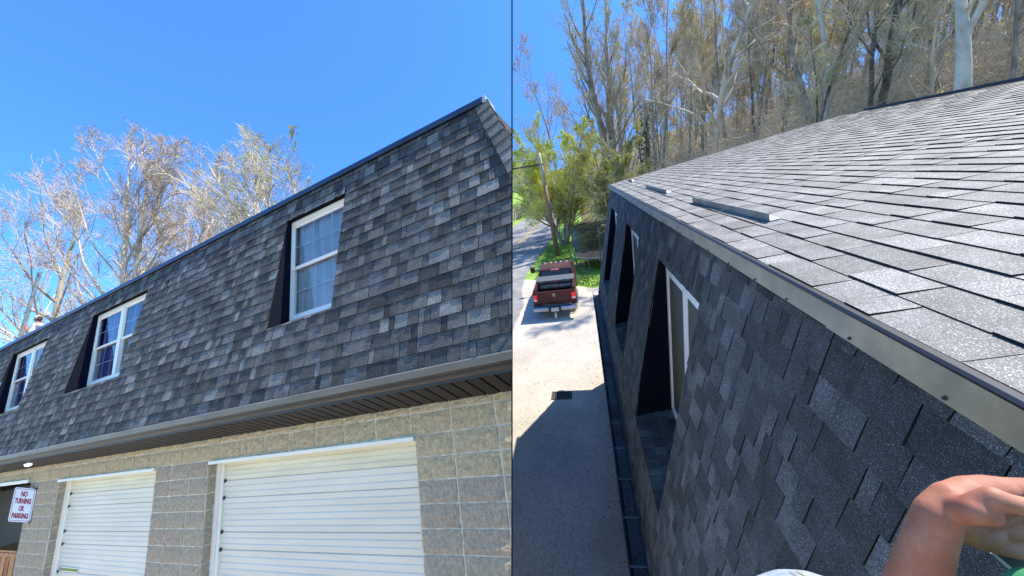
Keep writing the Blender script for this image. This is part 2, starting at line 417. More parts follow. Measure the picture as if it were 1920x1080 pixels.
# wall: mortar bed behind, blocks proud of it
doors = [(-6.17, -2.63, -.21), (-10.98, -7.51, -.21), (-16.2, -12.29, -.17)]
rows = [(.10, .003)] + [(.003 - .2035 * k, .003 - .2035 * (k + 1)) for k in range(16)]
def wall_holes(): return [(a - XL, b - XL, 0, c - GZ) for a, b, c in doors]
wq = deck(Vector((XL, WY - .004, GZ)), Vector((1, 0, 0)), Vector((0, 0, 1)), XR - XL, .14 - GZ, wall_holes())
for a, b, c in doors:                      # the reveals
    for x in (a, b): wq.quad((x, WY - .004, GZ), (x, WY + .2, GZ), (x, WY + .2, c), (x, WY - .004, c))
    wq.quad((a, WY + .012, c), (b, WY + .012, c), (b, WY + .2, c), (a, WY + .2, c))
wq.box((XR - .02, WY + .03, GZ), (XR, 12, .14)).box((XL, WY + .03, GZ), (XL + .02, 12, .14)).box((XL, 11.98, GZ), (XR, 12, .14))
wall = wq.build('wall', 'mortar', house)
def block_mesh(seed, m):
    r = random.Random(seed); q = MBx(); nx, nz = 7, 4; V = []
    for j in range(nz + 1):
        for i in range(nx + 1):
            edge = i in (0, nx) or j in (0, nz)
            x = i / nx; z = j / nz; d = -.009 - r.random() * .016 if not edge else -.005 - r.random() * .008
            jx = r.uniform(-.02, .02) if 0 < i < nx else (r.uniform(0, .012) * (1 if i == 0 else -1)); jz = r.uniform(-.04, .04) if 0 < j < nz else 0
            V.append((x + jx, d, z + jz))
    F_ = [(j * (nx + 1) + i, j * (nx + 1) + i + 1, (j + 1) * (nx + 1) + i + 1, (j + 1) * (nx + 1) + i) for j in range(nz) for i in range(nx)]
    q.add(V, F_)
    ring = [i for i in range(nx + 1)] + [j * (nx + 1) + nx for j in range(1, nz + 1)] + [nz * (nx + 1) + i for i in range(nx - 1, -1, -1)] + [j * (nx + 1) for j in range(nz - 1, 0, -1)]
    k = len(q.v); n = len(ring)
    for i in ring: p = q.v[i]; q.v.append(Vector((p.x, .03, p.z)))
    for i in range(n): q.f.append((ring[(i + 1) % n], ring[i], k + i, k + (i + 1) % n)); q.m.append(0)
    return q.mesh('concrete_block', m)
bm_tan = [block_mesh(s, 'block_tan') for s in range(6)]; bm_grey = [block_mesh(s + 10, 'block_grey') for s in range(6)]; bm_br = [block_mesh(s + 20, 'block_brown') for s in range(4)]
pl = []
for ri, (zt, zb) in enumerate(rows):
    if zt < -1.9 and ri > 11: continue
    if zb > -.205: edges = [-1.22 - .485 * i for i in range(4)] + [-3.14 - .46 * i for i in range(45)]
    else: edges = None
    spans = []
    if edges:
        for a, b in zip(edges, edges[1:]):
            if b > -17.5: spans.append((b, a))
        spans.append((-1.22, -1.01))
    else:
        for piers in ([-1.01, -1.22, -1.70, -2.18, -2.63], [-6.17, -6.61, -7.09, -7.51], [-10.98, -11.43, -11.91, -12.29]):
            spans += list(zip(piers[1:], piers))
    pl += [(x0, x1, zb, zt, ri) for x0, x1 in spans]
pl.sort(key=lambda t: -(t[0]))
g = .0075; kb = 0; restb = MBx()
for (x0, x1, z0, z1, ri) in pl:
    if ri <= 1 or (ri <= 3 and x0 > -2.7): me = rnd.choice(bm_tan)  # upper courses tan: warm bounce light put into the block colour
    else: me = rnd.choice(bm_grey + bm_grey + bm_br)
    L = Matrix.Translation((x0 + g, WY, z0 + g)) @ Matrix.Diagonal((x1 - x0 - 2 * g, 1, z1 - z0 - 2 * g, 1))
    child('concrete_block', me, wall, L); kb += 1
# return faces of the block piers beside the doors
for a, b, c in doors:
    for x, sgn in ((a, 1), (b, -1)):
        for k in range(1, 10):
            zt = .003 - .2035 * k; me = rnd.choice(bm_grey)
            M = Matrix.Translation((x + sgn * .001, WY + (.01 if sgn > 0 else .17), zt - .2035 + g)) @ Matrix.Rotation(sgn * math.pi / 2, 4, 'Z') @ Matrix.Diagonal((.16, .3, .2035 - 2 * g, 1))
            if sgn > 0: child('concrete_block', me, wall, M)
# lintel strips over the doors
for a, b, c in doors[:2]:
    MBx().box((a + .06, WY - .035, c - .04), (b + .0, WY + .16, c + .0)).build('lintel', 'white_paint', house)
MBx().box((doors[2][0], WY - .045, -.20), (doors[2][1] - .02, WY + .05, -.135)).build('lintel', 'white_paint', house, bevel=.01)

# roll-up doors with their ribs
secs = [-.25, -.49, -.70, -1.10, -1.30, -1.72, -1.93, -2.35, -2.56, -2.9, -3.18]
def garage_door(x0, x1, lab):
    d = MBx().box((x0 + .1, WY + .19, GZ), (x1, WY + .20, -.22)).build('garage_door', 'door_white', house); d['label'] = lab
    for i in range(len(secs) - 1):
        zt, zb = secs[i], secs[i + 1]; h = zt - zb; n = max(2, round(h / .068)); prof = [(WY + .18, zt - .0015), (WY + .160, zt - .0015)]
        for k in range(n):
            a = zt - .0015 - (h - .003) * k / n; b = zt - .0015 - (h - .003) * (k + 1) / n; s_ = (a - b)
            prof += [(WY + .150, a - .12 * s_), (WY + .150, a - .66 * s_), (WY + .158, a - .76 * s_), (WY + .158, b + .06 * s_)]
        prof += [(WY + .160, zb + .0015), (WY + .18, zb + .0015)]
        MBx().prism(prof, x0 + .13, x1 - .01, 'x').build('door_section', 'door_cream' if i == 0 else 'door_white', d)
        for xx in (x0 + .125,): MBx().box((xx, WY + .135, zb - .02), (xx + .03, WY + .15, zb + .02)).build('hinge', 'gutter_dark', d)
    MBx().box((x0 + .0, WY + .10, GZ), (x0 + .075, WY + .19, -.26)).box((x0 + .075, WY + .125, GZ), (x0 + .13, WY + .19, -.28)).build('jamb', 'white_paint', d)
    MBx().box((x1 - .0, WY + .13, GZ), (x1 + .05, WY + .19, -.26)).build('jamb', 'white_paint', d)
    MBx().box((x0 + .075, WY + .12, -.28), (x1 - .005, WY + .185, -.245)).build('head_trim', 'door_cream', d)
    return d
gd1 = garage_door(doors[0][0], doors[0][1], 'wider looking white ribbed roll door at right')
gd2 = garage_door(doors[1][0], doors[1][1], 'white ribbed roll door between the two block piers')
p0 = at_y(112, 1062, WY + .148); p1 = at_y(146, 1074, WY + .148)
nt_ = MBx().box((p0.x, WY + .142, p1.z), (p1.x, WY + .148, p0.z)).build('notice', 'white_paint', gd2)
MBx().box((p0.x + .1, WY + .139, p1.z + .015), (p1.x - .01, WY + .1415, p0.z - .015)).build('notice_panel', 'bud_lime', gd2)
nq = MBx()
for zc in (.3, .7):
    zc = p1.z + (p0.z - p1.z) * zc
    pts = [(p0.x + .05 + .022 * math.cos(a * math.pi / 5), WY + .139, zc + .018 * math.sin(a * math.pi / 5)) for a in range(11)]
    nq.tube(pts, .004, 4)
nq.build('notice_mark', 'plate_ink', gd2)

# interior seen through the open bay at the left
iq = MBx().box((-16.8, 5.6, GZ), (-11.2, 5.65, .0)).box((-16.85, WY + .2, GZ), (-16.8, 5.6, .0)).box((-11.25, WY + .2, GZ), (-11.2, 5.6, .0))
iq.build('interior_wall', 'interior_wall', house)
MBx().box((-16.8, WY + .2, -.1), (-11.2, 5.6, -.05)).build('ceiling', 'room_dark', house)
q = MBx()
for k in range(4): q.box((-16.6, 3.7 + k * .42, -.36), (-11.4, 3.76 + k * .42, -.30))
for x in (-16.2, -12.5): q.box((x, 3.4, -.30), (x + .05, 5.5, -.25))
q.build('door_track', 'black_rubber', house)
cab = thing('wooden_cabinet', 'orange-brown wooden cabinet inside the open garage bay', 'cabinet', (-13.8, 3.5, GZ), A)
MBx().box((-14.6, 3.33, GZ), (-13.08, 3.75, -1.50)).build('body', 'cabinet_wood', cab)
MBx().box((-14.64, 3.28, -1.50), (-13.05, 3.77, -1.47)).build('top', 'cabinet_wood', cab)
for k in range(3):
    x = -14.58 + k * .50
    MBx().box((x, 3.31, GZ + .1), (x + .47, 3.33, -1.53)).box((x + .06, 3.30, GZ + .2), (x + .11, 3.31, -1.60)).box((x + .36, 3.30, GZ + .2), (x + .41, 3.31, -1.60)).build('cabinet_door', 'cabinet_wood', cab)
rk = thing('tool_rack', 'black rack of small tools standing behind the wooden cabinet', 'rack', (-13.2, 4.1, GZ), A)
q = MBx().box((-14.6, 4.25, GZ), (-12.3, 4.3, -.72)).box((-14.6, 3.95, -1.31), (-12.3, 4.25, -1.28)).box((-14.6, 3.98, -.90), (-12.3, 4.24, -.86))
q.build('shelf', 'black_rubber', rk)
for k in range(9):
    x = -14.3 + k * .22; h = .1 + .12 * rnd.random()
    MBx().box((x, 4.0, -1.275), (x + .09, 4.16, -1.275 + h)).build('tool_case', rnd.choice(['truck_trim', 'gutter_dark', 'galvanised', 'leaf_olive']), rk, bevel=.01)

# soffit: sloping panels with vented strips, gutter on its outer edge
sof = MBx().quad((XL, 2.66, .262), (XR + .6, 2.66, .262), (XR + .6, WY + .05, .078), (XL, WY + .05, .078)).build('soffit', 'gutter_dark', house)
SU = Vector((0, 3.10 - 2.69, .075 - .235)); npan = 0
x = -1.02
while x > -17.6:
    w_ = .145
    q = MBx(); z0, z1, y0, y1 = .232, .072, 2.69, 3.10
    q.hexa([(x - w_, y0, z0 - .008), (x - .022, y0, z0 - .008), (x - .022, y1, z1 - .008), (x - w_, y1, z1 - .008),
            (x - w_, y0, z0 + .01), (x - .022, y0, z0 + .01), (x - .022, y1, z1 + .01), (x - w_, y1, z1 + .01)])
    q.build('soffit_panel', 'soffit_vent' if npan % 2 else 'soffit', sof)
    npan += 1; x -= w_
gp = [(2.70, .37), (2.70, .235), (2.66, .228), (2.618, .245), (2.612, .262), (2.596, .268), (2.592, .283), (2.572, .287), (2.566, .345), (2.574, .357), (2.590, .357), (2.590, .349), (2.580, .347), (2.584, .292), (2.63, .25), (2.69, .25), (2.69, .37)]
gut = MBx().prism(gp, XL, XR + .6, 'x').build('gutter', 'gutter_taupe', house)
MBx().box((XL, 2.655, .206), (XR + .6, 2.695, .236)).build('fascia', 'gutter_dark', house)
MBx().prism([(2.612, .243), (2.608, .262), (2.59, .268), (2.586, .282), (2.592, .284), (2.6, .27), (2.615, .264)], XL, XR + .6, 'x').build('gutter_shadow_bead', 'dark_bronze', gut)

# mansard slope
MO = Vector((XL, 2.70, .375)); MU = Vector((1, 0, 0)); MV = Vector((0, .40, 2.83)).normalized()
vl = (3.14 - .375) / MV.z
def mpt(x, z): t = (z - .375) / MV.z; return Vector((x, 2.70 + MV.y * t, z))
wins = [(-4.575, -3.45, 1.25, 2.81, 1), (-10.5, -8.38, 1.27, 2.80, 2), (-14.85, -12.75, 1.29, 2.80, 2)]
holes = [(a - XL, b - XL, (c - .375) / MV.z, (d - .375) / MV.z) for a, b, c, d, _ in wins]
def hipx(v): z = .375 + v * MV.z; return -1.33 + (3.2 - z) * (.27 / .90)    # right edge of the slope
q = MBx()
dk = deck(MO, MU, MV, -1.36 - XL, vl + .05, holes)
zt = .375 + (vl + .05) * MV.z
dk.add([mpt(-1.36, .375), mpt(hipx(0), .375), mpt(hipx(vl), zt), mpt(-1.36, zt)], [(0, 1, 2, 3)])
slope = dk.build('mansard_slope', 'felt', house)
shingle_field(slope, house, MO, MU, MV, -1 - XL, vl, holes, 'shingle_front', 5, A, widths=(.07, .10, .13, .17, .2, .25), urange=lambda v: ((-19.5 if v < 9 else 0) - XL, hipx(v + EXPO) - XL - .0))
# end slope round the corner and cap shingles along the hip
HT = Vector((-1.33, 3.085, 3.16)); HB = Vector((hipx(0) + .02, 2.69, .375))
q = MBx().add([HT, HB, HB + Vector((.05, 8, 0)), HT + Vector((0, 8, 0))], [(0, 1, 2, 3)])
es = q.build('end_slope', 'felt', house)
HU = Vector((0, 1, 0)); HV = (HT - HB).normalized(); HVp = (HV - HU * HV.dot(HU)).normalized()
shingle_field(es, house, HB, HU, HVp, 7.5, 2.8, [], 'shingle_front', 8, A, limit=0, urange=lambda v: (.08 + (HT.y - HB.y) * (v + EXPO) / 2.8, 7))
n = 21; HD = (HT - HB).normalized()
WL = Vector((-1, 0, 0)); WL = (WL - HD * WL.dot(HD)).normalized(); NF = WL.cross(HD).normalized(); NF = NF if NF.y < 0 else -NF
WR = Vector((0, 1, 0)); WR = (WR - HD * WR.dot(HD)).normalized(); NR = WR.cross(HD).normalized(); NR = NR if NR.x > 0 else -NR
for k in range(n):
    a = HB.lerp(HT, k / n); b = HB.lerp(HT, min(1, (k + 1.05) / n)); wv = .145
    oa, ob = .024, .014
    la = a + WL * wv + NF * oa; lb = b + WL * wv + NF * ob; ca = a + (NF + NR) * oa; cb_ = b + (NF + NR) * ob; ra = a + WR * wv + NR * oa; rb = b + WR * wv + NR * ob
    MBx().add([la, ca, ra, lb, cb_, rb, a + WL * wv, a, a + WR * wv], [(0, 1, 4, 3), (1, 2, 5, 4), (0, 6, 7, 1), (1, 7, 8, 2), (0, 3, 6)]).build('hip_cap', 'shingle_front_%d' % rnd.choice([3, 4, 4, 5]), es)
# ridge flashing
MBx().prism([(3.05, 3.13), (3.045, 3.135), (3.068, 3.225), (3.09, 3.245), (3.3, 3.262), (3.3, 3.24), (3.11, 3.22), (3.09, 3.14)], XL, -1.36, 'x').build('ridge_flashing', 'navy_flashing', house)
MBx().hexa([(-1.36, 3.06, 3.13), (-1.325, 3.06, 3.13), (-1.315, 3.3, 3.13), (-1.36, 3.3, 3.13), (-1.36, 3.07, 3.245), (-1.335, 3.075, 3.25), (-1.335, 3.3, 3.262), (-1.36, 3.3, 3.262)]).build('corner_cap', 'galvanised', house)
MBx().hexa([(XL, 3.1, 3.1), (-1.36, 3.1, 3.1), (-1.36, 11, 4.3), (XL, 11, 4.3), (XL, 3.12, 3.225), (-1.36, 3.12, 3.225), (-1.36, 11, 4.4), (XL, 11, 4.4)]).build('top_roof', 'shingle_front_2', house)

# windows set upright into the slope
def window(x0, x1, z0, z1, n, curtain, lab):
    fy = 3.12                                  # face of the frame
    w0, w1, b0, b1 = x0 - .06, x1 + .10, z0 + .13, z1 + .01
    fr = MBx()
    t = .072
    fr.box((w0, fy - .02, b0), (w0 + t, fy + .07, b1)).box((w1 - t, fy - .02, b0), (w1, fy + .07, b1))
    fr.box((w0 + t, fy - .018, b1 - t), (w1 - t, fy + .07, b1)).box((w0 + t, fy - .024, b0), (w1 - t, fy + .07, b0 + t * .8))
    bays = [(w0 + t, w1 - t)]
    if n == 2:
        mid = (w0 + w1) / 2 - .03; fr.box((mid - .06, fy - .019, b0 + t * .8), (mid + .06, fy + .07, b1 - t)); bays = [(w0 + t, mid - .06), (mid + .06, w1 - t)]
    f = fr.build('window', 'vinyl', house); f['label'] = lab
    q = MBx(); tr = MBx()
    for xx, sg in ((x0, 1), (x1, -1)):        # cheeks
        q.add([mpt(xx, z0) + Vector((0, .004, 0)), mpt(xx, z1) + Vector((0, .004, 0)), (xx, 3.24, z1), (xx, 3.24, z0)], [(0, 1, 2, 3)])
    q.add([mpt(x0, z1), mpt(x1, z1), (x1, 3.24, z1), (x0, 3.24, z1)], [(0, 1, 2, 3)])
    q.add([mpt(x0, z0), mpt(x1, z0), (x1, 3.24, z0 + .09), (x0, 3.24, z0 + .09)], [(0, 1, 2, 3)])
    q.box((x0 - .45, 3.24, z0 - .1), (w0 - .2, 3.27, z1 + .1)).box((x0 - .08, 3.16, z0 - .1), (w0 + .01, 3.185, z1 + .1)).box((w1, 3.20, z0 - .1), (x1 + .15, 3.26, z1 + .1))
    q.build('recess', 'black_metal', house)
    for (a, b) in bays:
        zm = (b0 + b1) / 2
        for (c, d, off) in ((zm - .01, b1 - t, .0), (b0 + t * .8, zm + .03, .03)):
            s = MBx(); st = .032; y = fy + .0 + off
            s.box((a, y, c), (a + st, y + .025, d)).box((b - st, y, c), (b, y + .025, d)).box((a + st, y + .001, d - st), (b - st, y + .024, d)).box((a + st, y + .001, c), (b - st, y + .024, c + st * 1.3))
            sh = s.build('sash', 'screen_frame' if off else 'vinyl', f)
            MBx().quad((a + st, y + .012, c + st), (b - st, y + .012, c + st), (b - st, y + .012, d - st), (a + st, y + .012, d - st)).build('pane', 'glass', f)
            m = MBx()
            for k in (1, 2): xx = a + st + (b - a - 2 * st) * k / 3; m.box((xx - .009, y + .014, c + st), (xx + .009, y + .02, d - st))
            zz = (c + d) / 2; m.box((a + st, y + .0145, zz - .009), (b - st, y + .0205, zz + .009))
            m.build('muntin', 'muntin', f)
    # curtain in soft folds behind the glass
    cq = MBx(); nn = 40 * n; P = []
    for k in range(nn + 1):
        xx = w0 - .35 + (w1 - w0 + .4) * k / nn; yy = 3.205 + .012 * math.sin(k * 1.1) + .006 * math.sin(k * 2.7)
        P.append((xx, yy))
    for (xa, ya), (xb, yb) in zip(P, P[1:]):
        if curtain == 'curtain_blue' and (((xa - w0 + .3) / (w1 - w0) * n) % 1) < .42: lo_ = (b0 + b1) / 2 + .05
        else: lo_ = b0
        cq.quad((xa, ya, lo_), (xb, yb, lo_), (xb, yb, b1), (xa, ya, b1))
    cq.build('curtain', curtain, f, smooth=False)
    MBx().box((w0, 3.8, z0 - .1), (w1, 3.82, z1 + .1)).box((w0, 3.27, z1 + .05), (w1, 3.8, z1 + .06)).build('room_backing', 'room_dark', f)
    return f
window(*wins[0], 'curtain_pale', 'single window with pale curtain, nearest the roof corner')
window(*wins[1], 'curtain_blue', 'double window with blue curtains in the middle of the roof')
window(*wins[2], 'curtain_blue', 'double window with blue curtains at the left edge of the roof')

# sign on the pier
sg = thing('parking_sign', 'white sign with red lettering NO TURNING OR PARKING on the block pier', 'sign', (-12.07, 2.98, -.9), A)
c00, c10, c11, c01 = Vector((-12.255, 2.89, -.822)), Vector((-11.90, 3.08, -.905)), Vector((-11.90, 3.08, -.328)), Vector((-12.235, 2.89, -.233))
def sp_(u, v, o=0):
    p = (c00 * (1 - u) + c10 * u) * (1 - v) + (c01 * (1 - u) + c11 * u) * v
    return p + SN * o
SN = (c10 - c00).cross(c01 - c00).normalized()
def rr_ring(w, h, r, k=5):
    P = []
    for cx, cy, a0 in ((w - r, h - r, 0), (-w + r, h - r, 90), (-w + r, -h + r, 180), (w - r, -h + r, 270)):
        for i in range(k + 1): a = R(a0 + 90 * i / k); P.append((cx + r * math.cos(a), cy + r * math.sin(a)))
    return P
def sgp(x, y, o): return sp_(.5 + x / .40, .5 + y / .58, o)
outer = rr_ring(.2, .29, .035); n = len(outer)
MBx().add([sgp(x, y, 0) for x, y in outer] + [sgp(x, y, -.004) for x, y in outer], [tuple(range(n)), tuple(range(n, 2 * n))[::-1]] + [(i, n + i, n + (i + 1) % n, (i + 1) % n) for i in range(n)]).build('plate', 'sign_white', sg)
r1 = rr_ring(.182, .272, .03); r2 = rr_ring(.174, .264, .024)
MBx().add([sgp(x, y, .0012) for x, y in r1] + [sgp(x, y, .0012) for x, y in r2], [(i, (i + 1) % n, n + (i + 1) % n, n + i) for i in range(n)]).build('border', 'sign_red', sg)
def text_mesh(txt, width, height):
    cu = bpy.data.curves.new('t', 'FONT'); cu.body = txt; cu.align_x = 'CENTER'; cu.align_y = 'CENTER'; cu.offset = .055; cu.resolution_u = 3
    o = bpy.data.objects.new('t', cu); me = bpy.data.meshes.new_from_object(o)
    bpy.data.objects.remove(o); xs = [v.co.x for v in me.vertices]; ys = [v.co.y for v in me.vertices]
    cx, cy = (min(xs) + max(xs)) / 2, (min(ys) + max(ys)) / 2; sx, sy = width / (max(xs) - min(xs)), height / (max(ys) - min(ys))
    V = [((v.co.x - cx) * sx, (v.co.y - cy) * sy) for v in me.vertices]; F_ = [tuple(p.vertices) for p in me.polygons]
    return V, F_
for txt, wd, yy in (('NO', .12, .185), ('TURNING', .30, .065), ('OR', .10, -.06), ('PARKING', .30, -.185)):
    V, F_ = text_mesh(txt, wd, .096)
    MBx().add([sgp(x, y + yy, .0025) for x, y in V], F_).build('lettering', 'sign_red', sg)
MBx().box((-12.0, 3.06, -.335), (-11.85, 3.10, -.315)).box((-12.0, 3.06, -.90), (-11.85, 3.10, -.88)).build('bracket', 'gutter_dark', sg)
# flood light under the soffit
fl = thing('flood_light', 'small floodlight with glowing lens under the soffit near the open bay', 'lamp', (-11.6, 2.87, .2), A)
LC = at_y(55, 868, 2.87)
MBx().lathe([(.03, .0), (.05, .01), (.05, .03)], 10, (LC.x, 2.87, .135)).tube([(LC.x, 2.87, .14), (LC.x, 2.86, LC.z + .05)], .016, 6).build('mount', 'gutter_dark', fl)
MBx().lathe([(.025, .055), (.05, .02), (.055, -.01)], 12, (LC.x, 2.86, LC.z)).build('housing', 'gutter_dark', fl)
MBx().lathe([(.05, -.012), (.052, -.03), (.035, -.052), (.01, -.06)], 12, (LC.x, 2.86, LC.z)).build('lens', 'lamp_lens', fl)

#@@SKIN
# ------------------------------------------------------------------ people are grown from a skeleton
def body_mesh(name, chains, voxel=.003, smooth=6, flat=None):
    """capsule chains fused into one continuous surface; a chain is [(point, radius), ...]"""
    q = MBx()
    for ch in [[(Vector(a), b) for a, b in c_] for c_ in chains]:
        for (p, r), (p2, r2) in zip(ch, ch[1:]):
            if (p2 - p).length > 1e-5: q.tube([p, p2], [r, r2], 18)
        for p, r in ch: q.lathe([(r * math.sin(math.pi * k / 10), -r * math.cos(math.pi * k / 10)) for k in range(1, 10)], 18, p)
    me = bpy.data.meshes.new(name); me.from_pydata(q.v, [], q.f)
    o = bpy.data.objects.new(name, me); col.objects.link(o)
    rm = o.modifiers.new('r', 'REMESH'); rm.mode = 'VOXEL'; rm.voxel_size = voxel; rm.use_smooth_shade = True
    sm = o.modifiers.new('s', 'SMOOTH'); sm.factor = .5; sm.iterations = smooth
    dg = bpy.context.evaluated_depsgraph_get(); dg.update()
    m2 = bpy.data.meshes.new_from_object(o.evaluated_get(dg)); m2.name = name
    bpy.data.objects.remove(o); bpy.data.meshes.remove(me)
    for p in m2.polygons: p.use_smooth = True
    return m2
def place_mesh(name, me, matn, parent):
    me.materials.clear(); me.materials.append(MATS[matn])
    me.polygons.foreach_set('material_index', [0] * len(me.polygons))
    return child(name, me, parent, Matrix.Identity(4))

# worker on the roof, seen from the shoulders up, holding a long grey metal channel
wx, wy, wz = -20.25, 4.5, 3.42
wk = thing('person', 'worker in pale grey T-shirt and cap on the roof holding a long metal channel', 'person', (wx, wy, wz), A)
P = lambda x, y, z: (wx + x, wy + y, wz + z)
body = [[(P(0, 0, .95), .14), (P(0, 0, 1.2), .15), (P(.02, 0, 1.42), .12), (P(.02, 0, 1.54), .055), (P(.0, 0, 1.64), .088), (P(-.005, 0, 1.70), .088)],
        [(P(-.03, -.085, 1.645), .014), (P(-.05, -.10, 1.63), .016)],
        [(P(-.16, -.03, 1.42), .07), (P(-.42, -.08, 1.27), .05), (P(-.60, -.10, 1.46), .036), (P(-.64, -.11, 1.53), .04)],
        [(P(-.64, -.11, 1.53), .035), (P(-.70, -.06, 1.57), .014)], [(P(-.65, -.12, 1.55), .03), (P(-.71, -.08, 1.60), .013)], [(P(-.64, -.12, 1.52), .03), (P(-.70, -.09, 1.53), .013)], [(P(-.62, -.11, 1.52), .03), (P(-.59, -.06, 1.58), .014)],
        [(P(.18, .03, 1.40), .07), (P(.12, .2, 1.15), .05), (P(-.3, .2, 1.22), .04), (P(-.5, .05, 1.30), .035), (P(-.56, .02, 1.32), .03)],
        [(P(0, 0, .9), .13), (P(-.12, .02, .45), .065), (P(-.12, .05, .07), .045), (P(-.22, .05, .045), .042)],
        [(P(0, 0, .9), .13), (P(.14, .05, .45), .065), (P(.15, .05, .07), .045), (P(.05, .05, .045), .042)]]
place_mesh('body', body_mesh('body', body, .014, 2), 'skin', wk)
place_mesh('shirt', body_mesh('shirt', [[(P(0, 0, .92), .17), (P(0, 0, 1.2), .18), (P(.02, 0, 1.40), .135)], [(P(.0, 0, 1.42), .09), (P(-.16, -.03, 1.42), .092), (P(-.32, -.06, 1.33), .078)], [(P(.18, .03, 1.40), .092), (P(.15, .12, 1.24), .078)]], .014, 3), 'shirt_grey', wk)
place_mesh('trousers', body_mesh('trousers', [[(P(0, 0, .92), .155), (P(-.06, 0, .8), .11), (P(-.12, .02, .45), .085), (P(-.12, .05, .14), .07)], [(P(0, 0, .92), .155), (P(.07, 0, .8), .11), (P(.14, .05, .45), .085), (P(.15, .05, .14), .07)]], .014, 3), 'jeans', wk)
place_mesh('hair', body_mesh('hair', [[(P(.035, .01, 1.66), .082), (P(.03, .01, 1.70), .088)]], .014, 2), 'hair', wk)
MBx().lathe([(.10, 1.66), (.105, 1.71), (.085, 1.78), (.03, 1.81)], 12, (wx, wy, wz)).box((wx - .2, wy - .06, wz + 1.68), (wx - .08, wy + .06, wz + 1.70)).build('cap', 'tan_strap', wk, smooth=True)
ch_a, ch_b = at_y(30, 648, 4.38), at_y(72, 509, 4.38)
q = MBx(); d = (ch_b - ch_a); bot = ch_a - d * .35; top = ch_b; sx = Vector((.095, 0, 0)); sy = Vector((0, .10, 0))
q.hexa([bot - sx, bot, bot + sy * .08, bot - sx + sy * .08, top - sx, top, top + sy * .08, top - sx + sy * .08])
q.hexa([bot - sx, bot - sx * .93, bot - sx * .93 + sy, bot - sx + sy, top - sx, top - sx * .93, top - sx * .93 + sy, top - sx + sy])
q.hexa([bot - sx * .07, bot, bot + sy, bot - sx * .07 + sy, top - sx * .07, top, top + sy, top - sx * .07 + sy])
tag(q.build('metal_channel', 'bracket_metal', sp=A, loc=bot), 'long grey metal channel held upright by the worker on the roof', 'metal channel')

